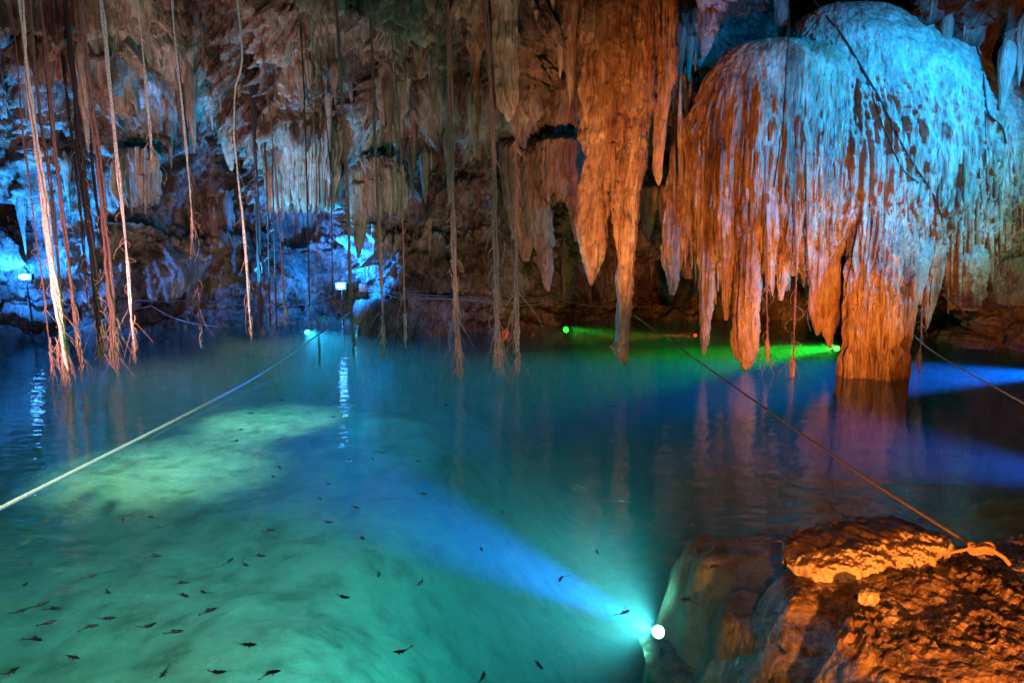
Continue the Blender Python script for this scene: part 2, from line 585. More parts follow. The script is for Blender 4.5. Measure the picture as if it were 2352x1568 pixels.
# ------------------------------------------------------------------ the great flowstone formation at the right
form = empty('flowstone_formation', atz(2005, 846))
tag(form, 'huge domed flowstone mass with fringe of stalactites, its central foot in the water', 'rock formation')
DF = 14.3
body('flowstone_dome', [(8, 1925, 1965), (14, 1890, 2010), (28, 1860, 2060), (55, 1835, 2125), (100, 1812, 2205), (160, 1795, 2275), (230, 1782, 2335), (320, 1770, 2375),
                        (420, 1762, 2385), (500, 1765, 2350), (560, 1780, 2290), (610, 1805, 2200), (640, 1850, 2150)], DF + 0.7, M['flow'], form,
     ratio=0.56, nseg=640, dz=0.026, flute=0.11, ff=5.2, lump=0.09, lf=0.8, lz=0.5, ragged=0.15, rfreq=2.6, fine=0.014, flute_from=230, seed=2.0, gain=0.8)
body('flowstone_dome', [(92, 1755, 1800), (100, 1705, 1870), (120, 1665, 1930), (155, 1632, 1960), (210, 1603, 1975), (300, 1578, 1980), (400, 1568, 1975), (480, 1572, 1960), (560, 1585, 1930), (610, 1605, 1890)],
     DF + 0.2, M['stal'], form, ratio=0.5, nseg=480, dz=0.028, flute=0.105, ff=5.6, lump=0.06, lf=0.9, lz=0.4, ragged=0.15, rfreq=3, flute_from=230, seed=9.0, gain=0.8)
body('flowstone_dome', [(190, 2290, 2350), (215, 2260, 2440), (280, 2220, 2510), (360, 2190, 2550), (460, 2170, 2540), (540, 2165, 2440), (600, 2168, 2340), (650, 2180, 2280), (690, 2190, 2255)],
     DF + 0.4, M['flow'], form, ratio=0.6, nseg=340, dz=0.03, flute=0.11, ff=5.6, lump=0.06, lf=0.9, lz=0.4, ragged=0.18, rfreq=4, flute_from=330, seed=15.0, gain=0.8)
# the foot that stands in the water
body('flowstone_foot', [(300, 1990, 2055, DF + 0.7), (380, 1975, 2075, DF + 0.2), (450, 1965, 2098, DF - 0.15), (520, 1956, 2100, DF - 0.45), (580, 1952, 2096, DF - 0.7), (640, 1950, 2088), (700, 1948, 2080), (780, 1948, 2070), (840, 1946, 2064), (870, 1944, 2064), (1000, 1940, 2070)],
     DF - 1.0, M['stal'], form, ratio=0.7, nseg=300, dz=0.03, flute=0.12, ff=4.5, lump=0.07, lf=1.6, lz=0.25, seed=21.0, gain=0.8)
bpy.context.view_layer.update()
_vv, _ff, _n = [], [], 0
for ch in form.children:
    me = ch.data
    co = np.empty(len(me.vertices) * 3, np.float32); me.vertices.foreach_get('co', co)
    co = co.reshape(-1, 3) + np.array(world_loc(ch))
    fi = np.empty(len(me.polygons) * 4, np.int32); me.polygons.foreach_get('vertices', fi)
    _vv.append(co); _ff.append(fi.reshape(-1, 4) + _n); _n += len(co)
dome_bvh = BVHTree.FromPolygons(np.concatenate(_vv).tolist(), np.concatenate(_ff).tolist())
del _vv, _ff


def hug(rows, Dd):
    rows = resample(sorted(rows), 14)
    out_ = []; last = None
    for i, (vy, xl, xr) in enumerate(rows):
        h_ = dome_bvh.ray_cast(Vector((0, 0, CAMZ)), ray((xl + xr) / 2, vy).normalized())[0]
        D_ = h_.y if h_ is not None and h_.y < Dd + 2.2 else (last if last else Dd)
        if last is not None:
            D_ = min(max(D_, last - 0.10), last + 0.10)
        last = D_
        r_ = abs(xr - xl) / 2 * D_ / FPX
        k_ = sstep(0, 6, float(i))
        w_ = 0.25 + 0.75 * k_
        c_ = (xl + xr) / 2; hw = (xr - xl) / 2 * w_
        out_.append((vy, c_ - hw, c_ + hw, D_ + (1 - k_) * r_ * 1.6 + 0.3 * r_))
    return out_


# the long stalactites of the fringe: (rows, depth offset)
fringe = [
    ([(250, 1600, 1640), (400, 1597, 1645), (520, 1600, 1645), (620, 1605, 1642), (720, 1606, 1634), (780, 1608, 1628), (815, 1614, 1619)], -0.7, 'stal'),
    ([(200, 1650, 1690), (400, 1640, 1690), (560, 1645, 1682), (660, 1655, 1678), (735, 1662, 1672)], -0.9, 'stal'),
    ([(200, 1690, 1750), (380, 1688, 1750), (520, 1690, 1748), (640, 1692, 1742), (740, 1690, 1738), (800, 1690, 1736), (838, 1700, 1726), (850, 1708, 1716)], -1.0, 'stal'),
    ([(300, 1745, 1790), (430, 1745, 1795), (560, 1755, 1785), (640, 1765, 1780), (680, 1772, 1776)], -1.0, 'flow'),
    ([(300, 1790, 1850), (450, 1785, 1850), (560, 1790, 1830), (640, 1785, 1808), (690, 1788, 1798)], -1.1, 'stal'),
    ([(320, 1830, 1880), (450, 1830, 1885), (550, 1835, 1868), (620, 1840, 1858), (660, 1845, 1850)], -1.1, 'stal'),
    ([(380, 1868, 1925), (520, 1858, 1915), (640, 1855, 1895), (700, 1860, 1890), (750, 1868, 1886), (770, 1874, 1880)], -1.2, 'stal'),
    ([(450, 1880, 1950), (560, 1880, 1945), (650, 1883, 1940), (720, 1885, 1930), (770, 1892, 1915), (803, 1903, 1908)], -1.4, 'stal'),
    ([(540, 1920, 1955), (640, 1920, 1950), (700, 1925, 1945), (745, 1932, 1938)], -1.5, 'flow'),
    ([(380, 1990, 2030), (520, 1985, 2030), (620, 1988, 2025), (680, 1995, 2018), (700, 2003, 2008)], -1.75, 'flow'),
    ([(380, 2035, 2080), (520, 2030, 2080), (600, 2035, 2072), (660, 2042, 2062), (690, 2050, 2055)], -1.6, 'flow'),
    ([(420, 2095, 2150), (520, 2085, 2150), (600, 2080, 2135), (670, 2075, 2110), (740, 2072, 2092), (770, 2078, 2084)], -1.2, 'flow'),
    ([(420, 2125, 2190), (520, 2120, 2185), (600, 2110, 2165), (660, 2105, 2150), (700, 2108, 2130)], -1.0, 'flow'),
    ([(430, 2195, 2290), (540, 2175, 2280), (600, 2165, 2262), (650, 2175, 2255), (690, 2188, 2250), (712, 2205, 2240)], -0.6, 'flow'),
    ([(420, 1960, 1990), (560, 1955, 1988), (680, 1958, 1984), (760, 1964, 1980), (800, 1970, 1974)], -1.9, 'flow'),
    ([(420, 2000, 2040), (600, 1998, 2036), (700, 2004, 2030), (780, 2012, 2026), (830, 2018, 2021)], -1.9, 'flow'),
    ([(420, 2050, 2085), (600, 2046, 2080), (700, 2050, 2076), (770, 2056, 2070), (815, 2062, 2065)], -1.8, 'stal'),
    ([(480, 2140, 2175), (600, 2128, 2165), (680, 2122, 2150), (730, 2124, 2138), (755, 2128, 2131)], -0.9, 'stal'),
    ([(560, 1552, 1600), (600, 1555, 1592), (640, 1572, 1590)], -0.2, 'dull'),
    ([(280, 1535, 1600), (400, 1522, 1600), (500, 1522, 1585), (580, 1522, 1570), (640, 1530, 1558), (678, 1538, 1549)], 0.3, 'stal'),
]
for i, (rows, dd, mt) in enumerate(fringe):
    body('stalactite', hug(rows, DF + dd), DF + dd, M[mt], form, ratio=0.9, nseg=100, dz=0.03, flute=0.05, ff=6.5, lump=0.03, lf=3.0, fine=0.018, lz=0.25, seed=31.0 + 3.7 * i)
# smaller pipes and teeth all along the fringe
rr = random.Random(4)


def fringe_edge(vx):
    xs = [1530, 1600, 1680, 1760, 1830, 1900, 1960, 2040, 2100, 2160, 2230, 2290, 2352, 2450]
    ys = [560, 610, 640, 590, 590, 640, 700, 700, 660, 640, 640, 590, 520, 470]
    return np.interp(vx, xs, ys)


def fringe_depth(vx):
    xs = [1530, 1600, 1700, 1800, 1900, 2000, 2100, 2200, 2300, 2450]
    ys = [0.4, -0.35, -0.85, -1.0, -1.25, -1.5, -1.3, -0.9, -0.3, 0.6]
    return np.interp(vx, xs, ys)


for i in range(270):
    vx = rr.uniform(1545, 2420)
    e = fringe_edge(vx) + (rr.uniform(-160, 20) if i % 5 < 2 else rr.uniform(-30, 85))
    Ls = rr.uniform(90, 330)
    w = rr.uniform(3.5, 10) * (0.8 if i % 5 >= 2 else 1)
    dd = fringe_depth(vx) + rr.uniform(-0.05, 0.25)
    s = rr.uniform(-6, 6)
    body('stalactite', hug([(e - Ls, vx - w, vx + w), (e - Ls * 0.5, vx - w + s * .3, vx + w * 0.9 + s * .3), (e - Ls * 0.15, vx - w * 0.6 + s, vx + w * 0.6 + s), (e, vx - 1.5 + s, vx + 1.5 + s)], DF + dd),
         DF + dd, M['stal' if rr.random() < 0.6 else 'flow'], form, ratio=1.0, nseg=20, dz=0.07, flute=0.02, ff=9, lump=0.015, lf=4.0, fine=0.01, lz=0.2, seed=rr.uniform(0, 90))

# ------------------------------------------------------------------ stalactites in front of the wall
DS = 13.0
cl = empty('stalactite_cluster', at(1440, -60, DS))
tag(cl, 'great orange triple stalactite in the centre, longest finger ending in a knob above water', 'stalactite')
SK = dict(ratio=0.8, dz=0.022, fine=0.016)
body('stalactite', [(-180, 1300, 1500), (-60, 1325, 1490), (0, 1336, 1484), (100, 1331, 1475), (200, 1331, 1466), (300, 1334, 1448), (370, 1340, 1412), (440, 1334, 1400),
                    (500, 1327, 1393), (560, 1334, 1390), (600, 1341, 1382), (635, 1349, 1370), (655, 1354, 1361)], DS, M['stal'], cl, nseg=200, flute=0.045, ff=4.5, lump=0.05, lf=2.2, seed=3.3, **SK)
body('stalactite', [(-180, 1420, 1530), (0, 1450, 1512), (150, 1448, 1506), (300, 1428, 1492), (400, 1406, 1480), (480, 1408, 1466), (560, 1416, 1459), (650, 1419, 1454), (740, 1417, 1449),
                    (785, 1416, 1446), (797, 1409, 1446), (812, 1414, 1444), (828, 1426, 1444), (840, 1433, 1438)], DS - 0.15, M['stal'], cl, nseg=140, flute=0.04, ff=6, lump=0.055, lf=3.2, seed=8.8, **SK)
body('stalactite', [(-180, 1470, 1580), (0, 1489, 1553), (120, 1492, 1549), (230, 1500, 1536), (330, 1502, 1527), (385, 1500, 1522), (405, 1503, 1522), (426, 1511, 1516)], DS + 0.1, M['stal'], cl,
     nseg=120, flute=0.04, ff=6, lump=0.05, lf=3.0, seed=5.1, **SK)
body('stalactite', [(330, 1392, 1414), (380, 1400, 1416), (425, 1404, 1410)], DS - 0.3, M['stal'], cl, nseg=40, flute=0.02, ff=8, lump=0.03, lf=4, seed=1.1, **SK)

singles = [
    ('pale fluted stalactite broken off in jagged points, left of the orange cluster', [(-180, 1105, 1200), (0, 1127, 1186), (100, 1130, 1193), (190, 1139, 1192), (235, 1142, 1190), (262, 1155, 1186), (280, 1166, 1170)], 13.0, 'flow', 0.05),
    ('thin knotty stalactite with ragged hairy end beside the dark root', [(-150, 1050, 1130), (0, 1066, 1112), (80, 1072, 1106), (170, 1080, 1101), (230, 1072, 1100), (300, 1080, 1099), (340, 1085, 1096), (364, 1089, 1092)], 14.5, 'stal', 0.06),
    ('short ochre spindle-shaped stalactite under the ceiling', [(20, 958, 972), (60, 948, 982), (110, 946, 986), (150, 952, 976), (183, 962, 966)], 15.5, 'stal', 0.02),
    ('slim brown stalactite right of the ochre spindle', [(90, 980, 1012), (160, 984, 1008), (220, 988, 1004), (262, 995, 998)], 16.0, 'dull', 0.03),
    ('grey-green tapering stalactite hanging beside the shining lamp', [(380, 806, 850), (450, 808, 848), (510, 812, 843), (560, 815, 835), (594, 820, 825)], 17.0, 'flow', 0.03),
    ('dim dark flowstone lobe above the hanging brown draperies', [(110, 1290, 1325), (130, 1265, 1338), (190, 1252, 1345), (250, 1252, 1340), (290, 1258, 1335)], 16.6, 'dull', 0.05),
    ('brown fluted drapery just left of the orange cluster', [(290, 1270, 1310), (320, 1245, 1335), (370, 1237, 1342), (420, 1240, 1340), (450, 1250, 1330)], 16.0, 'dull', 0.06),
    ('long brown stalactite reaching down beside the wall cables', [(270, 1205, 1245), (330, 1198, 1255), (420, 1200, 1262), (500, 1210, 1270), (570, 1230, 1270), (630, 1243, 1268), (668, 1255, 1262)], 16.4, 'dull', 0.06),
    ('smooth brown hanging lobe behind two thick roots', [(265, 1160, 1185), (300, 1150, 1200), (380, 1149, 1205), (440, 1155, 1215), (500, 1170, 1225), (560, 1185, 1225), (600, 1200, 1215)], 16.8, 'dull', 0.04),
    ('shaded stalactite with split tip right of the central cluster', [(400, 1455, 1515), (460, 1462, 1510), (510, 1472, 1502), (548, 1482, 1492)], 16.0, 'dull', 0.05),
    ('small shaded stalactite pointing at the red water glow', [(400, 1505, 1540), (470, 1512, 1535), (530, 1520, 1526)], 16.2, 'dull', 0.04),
    ('thick short shaded stalactite behind the middle finger', [(420, 1300, 1350), (480, 1305, 1345), (520, 1312, 1335), (555, 1322, 1328)], 16.5, 'dull', 0.05),
    ('blue-lit straight stalactite pipe above the left shoulder of the dome', [(-160, 1775, 1822), (0, 1780, 1812), (60, 1784, 1808), (95, 1792, 1802)], 15.6, 'flow', 0.03),
    ('green-grey stalactite pipe above the right shoulder of the dome', [(-160, 2225, 2300), (0, 2238, 2290), (70, 2244, 2282), (110, 2255, 2275)], 15.6, 'flow', 0.05),
    ('pale conical stalactite in the shade behind the forked thin root', [(240, 495, 535), (300, 503, 540), (350, 515, 540), (392, 528, 534)], 17.5, 'flow', 0.04),
]
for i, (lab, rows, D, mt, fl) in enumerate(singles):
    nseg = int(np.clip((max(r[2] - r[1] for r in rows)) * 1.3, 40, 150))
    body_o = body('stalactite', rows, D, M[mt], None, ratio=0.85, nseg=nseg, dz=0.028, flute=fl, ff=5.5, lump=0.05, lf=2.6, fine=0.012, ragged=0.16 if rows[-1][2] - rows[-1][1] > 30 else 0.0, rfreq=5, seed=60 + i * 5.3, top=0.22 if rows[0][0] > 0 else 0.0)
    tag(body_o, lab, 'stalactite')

draps = [
    ('broad blue-lit flowstone drapery with pointed fringe over the lamp', [(185, 685, 712), (205, 660, 735), (240, 632, 765), (300, 612, 782), (370, 604, 780), (430, 608, 772), (462, 615, 765)], 17.6),
    ('rounded blue-grey flowstone bell with icicle fringe right of the larger drapery', [(345, 852, 878), (360, 828, 902), (390, 808, 920), (430, 802, 928), (470, 808, 928)], 17.3),
    ('small ragged blue drapery on the far left wall', [(330, 280, 340), (370, 268, 362), (420, 265, 368), (450, 272, 365)], 18.2),
    ('narrow blue-lit drapery high behind the purple root', [(80, 880, 925), (150, 870, 935), (220, 868, 930), (270, 875, 922)], 16.2),
]
for i, (lab, rows, D) in enumerate(draps):
    e = empty('flowstone_drapery', at((rows[0][1] + rows[0][2]) / 2, rows[0][0], D))
    tag(e, lab, 'drapery')
    w = rows[-1][2] - rows[-1][1]
    body('curtain', rows, D, M['flow'], e, ratio=0.6, nseg=int(w * 1.8), dz=0.03, flute=0.09, ff=4.2, lump=0.08, lf=1.5, ragged=0.22, rfreq=4.5, seed=100 + 7 * i, top=0.12)
    yb = rows[-1][0]
    for k in range(int(w / 9)):
        vx = rows[-1][1] + (k + rr.uniform(0.2, 0.8)) * w / int(w / 9)
        a = rr.uniform(3, 6.5)
        e0 = yb + rr.uniform(5, 48)
        q = (vx - (rows[-1][1] + rows[-1][2]) / 2) / (w / 2)
        dd = -0.6 * (w / 2 * D / FPX) * math.sqrt(max(0.05, 1 - q * q)) + 0.05
        body('stalactite', [(yb - rr.uniform(30, 120), vx - a, vx + a), (yb, vx - a, vx + a), ((yb + e0) / 2, vx - a * .6, vx + a * .6), (e0, vx - 0.8, vx + 0.8)], D + dd, M['flow'], e,
             ratio=1, nseg=14, dz=0.06, flute=0.02, ff=9, lump=0.02, lf=4, seed=rr.uniform(0, 99))

# small stalactites of the wall and roof, sharing a few meshes
variants = []
for k in range(8):
    n, sg = 16, 14
    t = np.linspace(0, 1, n)[:, None]
    th = np.linspace(0, 2 * np.pi, sg, endpoint=False)[None, :]
    r = (1 - t) ** (0.6 + 0.1 * k) * (1 + 0.25 * pn(t * 4 + k * 3, t * 0, t * 0)) * 0.5 + 0.015
    r = r * (0.12 + 0.88 * sstep(0, 0.22, t))
    r = r * (1 + 0.25 * pn(np.cos(th) * 2.2 + k, np.sin(th) * 2.2, t * 0.9 + k))
    v = np.stack([r * np.cos(th) + 0.1 * pn(t * 2, t * 0 + k, t * 0), r * np.sin(th), 0 * th - t * 1.0], -1).reshape(-1, 3)
    v[:, 2] += 0.0
    variants.append((v, grid_faces(n, sg, True)))
vm = []
for k, (v, f) in enumerate(variants):
    me = bpy.data.meshes.new('stalactite')
    me.from_pydata(v.tolist(), [], f.tolist())
    me.polygons.foreach_set('use_smooth', [True] * len(f))
    me.materials.append(M['dull' if k % 2 else 'flow'])
    vm.append(me)
regions = [((380, 130, 1000, 240), 24), ((0, 60, 260, 200), 18), ((430, 460, 600, 560), 22), ((860, 200, 1060, 420), 24), ((260, 180, 620, 330), 20),
           ((1200, 300, 1340, 620), 20), ((1450, 420, 1620, 620), 26), ((1550, 60, 1760, 200), 14), ((1100, 0, 1320, 120), 16), ((20, 380, 260, 560), 12), ((2100, 0, 2352, 150), 12), ((980, 430, 1180, 620), 10)]
for (x0, y0, x1, y1), cnt in regions:
    for _ in range(int(cnt * 0.7)):
        vx, vy = rr.uniform(x0, x1), rr.uniform(y0, y1)
        p = hit(vx, vy)
        if p is None:
            continue
        o = bpy.data.objects.new('stalactite', rr.choice(vm))
        COL.objects.link(o)
        o.parent = cave
        w = 0.08 + 0.34 * rr.random() ** 2
        o.scale = (w, w, w * rr.uniform(2.5, 6.5))
        o.rotation_euler = (0, 0, rr.uniform(0, 6.28))
        o.location = p + Vector((0, -0.03, 0.15 + w * 0.6)) - cave.location

# ------------------------------------------------------------------ boulders at the right
def blob(c, s, seed, n=60, amp=0.22, fr=1.4, flat=0.0):
    th = np.linspace(0.001, np.pi - 0.001, n)[:, None]
    ph = np.linspace(0, 2 * np.pi, n * 2, endpoint=False)[None, :]
    ux, uy, uz = np.sin(th) * np.cos(ph), np.sin(th) * np.sin(ph), np.cos(th) + 0 * ph
    r = 1 + amp * fbm(ux * fr + seed, uy * fr, uz * fr, 4) + 0.5 * amp * ridge(ux * fr * 1.5 + seed, uy * fr * 1.5, uz * fr * 1.5 + 4, 3) - 0.25 * amp
    def sq(a):
        return np.sign(a) * np.abs(a) ** (1 - flat)
    v = np.stack([c[0] + sq(ux) * r * s[0], c[1] + sq(uy) * r * s[1], c[2] + sq(uz) * r * s[2]], -1)
    return v.reshape(-1, 3), grid_faces(n, n * 2, True)


for (vx, vy, D, sx, sy, sz, seed, lab) in [
    (2330, 650, 14.6, 0.85, 0.9, 0.8, 1.0, 'large rounded brown boulder at the right edge beside the fringe'),
    (2300, 735, 15.0, 0.75, 0.8, 0.35, 2.2, 'flat brown boulder below the large one, sloping to the water'),
    (2240, 775, 15.4, 0.6, 0.7, 0.22, 3.1, 'low wet rock at the waterline right of the formation foot'),
    (2420, 760, 14.2, 0.9, 0.9, 0.5, 7.1, 'brown boulder cut by the right edge just above the water'),
]:
    c = at(vx, vy, D)
    v, f = blob(c, (sx, sy, sz), seed, 70, 0.2, 1.5)
    tag(mesh_obj('boulder', v, f, M['dull']), lab, 'boulder')

# ------------------------------------------------------------------ pool bed and near bank
def sdist(poly, x, y):
    """signed distance, positive inside"""
    poly = np.asarray(poly, float)
    dmin = np.full(x.shape, 1e9); inside = np.zeros(x.shape, bool)
    n = len(poly)
    for i in range(n):
        a = poly[i]; b = poly[(i + 1) % n]
        e = b - a
        t = np.clip(((x - a[0]) * e[0] + (y - a[1]) * e[1]) / (e @ e), 0, 1)
        dmin = np.minimum(dmin, np.hypot(x - a[0] - t * e[0], y - a[1] - t * e[1]))
        c = ((a[1] > y) != (b[1] > y)) & (x < (b[0] - a[0]) * (y - a[1]) / (b[1] - a[1] + 1e-12) + a[0])
        inside ^= c
    return np.where(inside, dmin, -dmin)


shelf = [atz(a, b, -0.45).xy for a, b in ((1545, 1290), (1530, 1240), (1560, 1195), (1650, 1185), (1800, 1165), (1950, 1155), (2100, 1150), (2352, 1140), (2800, 1120),
                                         (3400, 1500), (2600, 2600), (1750, 2000), (1700, 1600), (1640, 1480), (1590, 1380))]
gx = np.linspace(-26, 22, 520); gy = np.linspace(0.3, 27, 420)
gx, gy = np.meshgrid(gx, gy)
sd = sdist(shelf, gx, gy) + 0.45 * fbm(gx * 1.1, gy * 0.9, gx * 0, 3)
deep = -2.3 - 3.6 * sstep(-3.0, 1.6, gx - 0.1 * (gy - 8)) + 0.25 * fbm(gx * 0.25, gy * 0.25, gx * 0, 3)
deep = deep - 1.5 * sstep(20.5, 25, gy) + 0.05 * fbm(gx * 1.1, gy * 1.1, gx * 0 + 3, 3) + 0.8 * np.exp(-((gx + 0.3) ** 2 + (gy - 6.5) ** 2) / 5.0)
sh = -0.52 + 0.18 * fbm(gx * 0.9 + 4, gy * 0.9, gx * 0, 3) + 0.13 * ridge(gx * 1.5, gy * 1.5, gx * 0 + 2, 3)
k = sstep(-1.0, 0.35, sd)
gz = deep * (1 - k) + sh * k
gz = np.clip(gz, -6.7, 0.6)
M['sand'] = rock_mat('pale silt on the pool bed', [(0.30, (0.28, 0.26, 0.20)), (0.5, (0.50, 0.48, 0.38)), (0.7, (0.66, 0.64, 0.54))], 0.7, 0.0, 0.5, 0.9, 6.0, 0.1, 0.06)
M['shelf'] = rock_mat('brown drowned rock', [(0.30, (0.06, 0.04, 0.028)), (0.46, (0.16, 0.105, 0.07)), (0.60, (0.34, 0.24, 0.16)), (0.75, (0.46, 0.36, 0.26))], 1.6, 0.0, 0.9, 0.85, 9.0, 0.15, 0.06)
bedmat, nt, out = nmat('pool bed')
# one material: silt in the deep, brown stone on the shelf, by height of the bed
bs = []
for src in (M['sand'], M['shelf']):
    g = nt.nodes.new('ShaderNodeBsdfPrincipled'); bs.append(g)
geo = nt.nodes.new('ShaderNodeNewGeometry'); pos = geo.outputs['Position']
for g, st, sc_ in ((bs[0], [(0.34, (0.22, 0.21, 0.14)), (0.47, (0.42, 0.41, 0.30)), (0.62, (0.56, 0.55, 0.42))], 1.6),
                   (bs[1], [(0.36, (0.06, 0.04, 0.025)), (0.47, (0.26, 0.17, 0.10)), (0.60, (0.50, 0.36, 0.22))], 1.3)):
    cr = ramp(nt, st); nt.links.new(noise(nt, pos, sc_, 9, 0.62, 0.1), cr.inputs[0]); nt.links.new(cr.outputs[0], g.inputs['Base Color'])
    g.inputs['Roughness'].default_value = 0.9; g.inputs['Specular IOR Level'].default_value = 0.1
    bp = nt.nodes.new('ShaderNodeBump'); bp.inputs['Distance'].default_value = 0.12; bp.inputs['Strength'].default_value = 0.8
    nt.links.new(noise(nt, pos, 3.0, 8, 0.65, 0.3), bp.inputs['Height']); nt.links.new(bp.outputs[0], g.inputs['Normal'])
sx = nt.nodes.new('ShaderNodeSeparateXYZ'); nt.links.new(pos, sx.inputs[0])
mr = nt.nodes.new('ShaderNodeMapRange'); mr.inputs['From Min'].default_value = -2.0; mr.inputs['From Max'].default_value = -1.5
nt.links.new(sx.outputs[2], mr.inputs['Value'])
mxs = nt.nodes.new('ShaderNodeMixShader')
mr2 = nt.nodes.new('ShaderNodeMapRange'); mr2.inputs['From Min'].default_value = 0.5; mr2.inputs['From Max'].default_value = 1.2
nt.links.new(math_n(nt, 'ADD', sx.outputs[0], math_n(nt, 'MULTIPLY', math_n(nt, 'SUBTRACT', noise(nt, pos, 2.0, 5, 0.6), 0.5), 1.5)), mr2.inputs['Value'])
nt.links.new(math_n(nt, 'MAXIMUM', mr.outputs[0], mr2.outputs[0]), mxs.inputs[0]); nt.links.new(bs[0].outputs[0], mxs.inputs[1]); nt.links.new(bs[1].outputs[0], mxs.inputs[2])
nt.links.new(mxs.outputs[0], out.inputs[0])
bed = mesh_obj('pool_bed', np.stack([gx, gy, gz], -1).reshape(-1, 3), grid_faces(*gx.shape), bedmat, origin=(0, 10, -2))
tag(bed, kind='structure')

# near bank, just clear of the water
bank_poly = [atz(a, b, 0.0).xy for a, b in ((1885, 1395), (1830, 1385), (1800, 1330), (1850, 1300), (2000, 1285), (2180, 1262), (2300, 1255), (2500, 1240), (3000, 1240), (3000, 2100), (2250, 2100),
                                            (2080, 1640), (2010, 1545), (1985, 1515), (1950, 1480), (1925, 1430))]
bp_ = np.array(bank_poly)
x0, x1 = bp_[:, 0].min() - 0.6, 7.5
y0, y1 = 2.2, bp_[:, 1].max() + 0.5
gx, gy = np.meshgrid(np.linspace(x0, x1, 620), np.linspace(y0, y1, 460))
sd = sdist(bank_poly, gx, gy)
sd = sd + 0.07 * fbm(gx * 2.4, gy * 2.4, gx * 0, 4)
bz = -1.25 + 1.30 * sstep(-0.85, 0.10, sd) + 0.10 * sstep(0.1, 0.9, sd)
bz = bz + 0.035 * fbm(gx * 2.2, gy * 2.2, gx * 0 + 6, 3) * 1.3
crag = sstep(-0.3, 0.5, pn(gx * 1.3 + 3, gy * 1.3, gx * 0)) * 0.7 + 0.3
bz = bz + crag * sstep(-0.2, 0.1, sd) * (0.040 * ridge(gx * 6, gy * 6, gx * 0 + 2, 3, 0.6) + 0.030 * pn(gx * 15, gy * 15, gx * 0) + 0.016 * ridge(gx * 21, gy * 21, gx * 0 + 5, 2, 0.6))
# raised shoulder at the right, behind the slab
bz = bz + 0.16 * sstep(4.15, 4.9, gx + 0.2 * pn(gx * 1.5, gy * 1.5, 0 * gx)) * sstep(3.8, 4.6, gy) * sstep(-0.1, 0.3, sd)
bank = mesh_obj('near_bank', np.stack([gx, gy, bz], -1).reshape(-1, 3), grid_faces(*gx.shape), M['bank'], origin=(4, 4, 0))
tag(bank, kind='structure')

# the slab on the bank: a long tilted block, front face pale, colour darker where it faces up
pa = atz(1850, 1352, 0.06); pb = atz(2225, 1295, 0.12)
ax = (pb - pa); Ls = ax.length; ax.normalize()
ay = Vector((0, 0, 1)).cross(ax)
n1, n2 = 300, 130
u = np.linspace(0.0, 1.0, n1)[:, None]
w = np.linspace(0, 2 * np.pi, n2, endpoint=False)[None, :]
half = (0.115 + 0.05 * np.sin(np.pi * np.clip(u, 0, 1))) * np.clip(1 - np.abs(2 * u - 1) ** 4, 0.02, 1)
hd = 0.30 * np.clip(1 - np.abs(2 * u - 1) ** 5, 0.03, 1)


def sqr(a, p):
    return np.sign(a) * np.abs(a) ** p


cs, sn = sqr(np.cos(w), 0.55), sqr(np.sin(w), 0.55)
px = pa.x + ax.x * Ls * u + ay.x * (0.27 + cs * hd)
py = pa.y + ax.y * Ls * u + ay.y * (0.27 + cs * hd)
pz_ = pa.z + 0.07 + ax.z * Ls * u + 0.02 * u + sn * half + 0.03 * cs * 0
nr = 0.045 * fbm(px * 3, py * 3, pz_ * 3, 3) + 0.030 * ridge(px * 7, py * 7, pz_ * 6, 3) + 0.010 * fbm(px * 25, py * 25, pz_ * 25, 2)
px = px + ay.x * cs * nr; py = py + ay.y * cs * nr; pz_ = pz_ + sn * nr * 0.8
M['slab'] = None
m, nt, out = nmat('slab stone')
geo = nt.nodes.new('ShaderNodeNewGeometry'); pos = geo.outputs['Position']
b = nt.nodes.new('ShaderNodeBsdfPrincipled')
pale = ramp(nt, [(0.3, (0.34, 0.22, 0.12)), (0.5, (0.55, 0.40, 0.26)), (0.7, (0.66, 0.52, 0.36))])
nt.links.new(noise(nt, pos, 5, 7, 0.6), pale.inputs[0])
dark = ramp(nt, [(0.35, (0.04, 0.022, 0.016)), (0.6, (0.13, 0.075, 0.05)), (0.75, (0.34, 0.22, 0.14))])
nt.links.new(noise(nt, pos, 14, 8, 0.7), dark.inputs[0])
nsep = nt.nodes.new('ShaderNodeSeparateXYZ'); nt.links.new(geo.outputs['True Normal'], nsep.inputs[0])
fz = math_n(nt, 'ADD', nsep.outputs[2], math_n(nt, 'MULTIPLY', math_n(nt, 'SUBTRACT', noise(nt, pos, 9, 6, 0.65), 0.5), 1.1))
mr = nt.nodes.new('ShaderNodeMapRange'); mr.inputs['From Min'].default_value = 0.25; mr.inputs['From Max'].default_value = 0.5
nt.links.new(fz, mr.inputs['Value'])
mx = nt.nodes.new('ShaderNodeMix'); mx.data_type = 'RGBA'
nt.links.new(mr.outputs[0], mx.inputs[0]); nt.links.new(pale.outputs[0], mx.inputs[6]); nt.links.new(dark.outputs[0], mx.inputs[7])
nt.links.new(mx.outputs[2], b.inputs['Base Color'])
b.inputs['Roughness'].default_value = 0.45
bp = nt.nodes.new('ShaderNodeBump'); bp.inputs['Distance'].default_value = 0.02; bp.inputs['Strength'].default_value = 0.8
nt.links.new(noise(nt, pos, 28, 8, 0.65), bp.inputs['Height']); nt.links.new(bp.outputs[0], b.inputs['Normal'])
nt.links.new(b.outputs[0], out.inputs[0])
M['slab'] = m
slab = mesh_obj('rock_slab', np.stack([px, py, pz_], -1).reshape(-1, 3), grid_faces(n1, n2, True), M['slab'])
tag(slab, 'long pale-faced rock slab with darker top lying on the near bank', 'rock')
M['stone'] = simple('pale stone', (0.48, 0.34, 0.22), 0.7, 0.3, 0.3, 20)
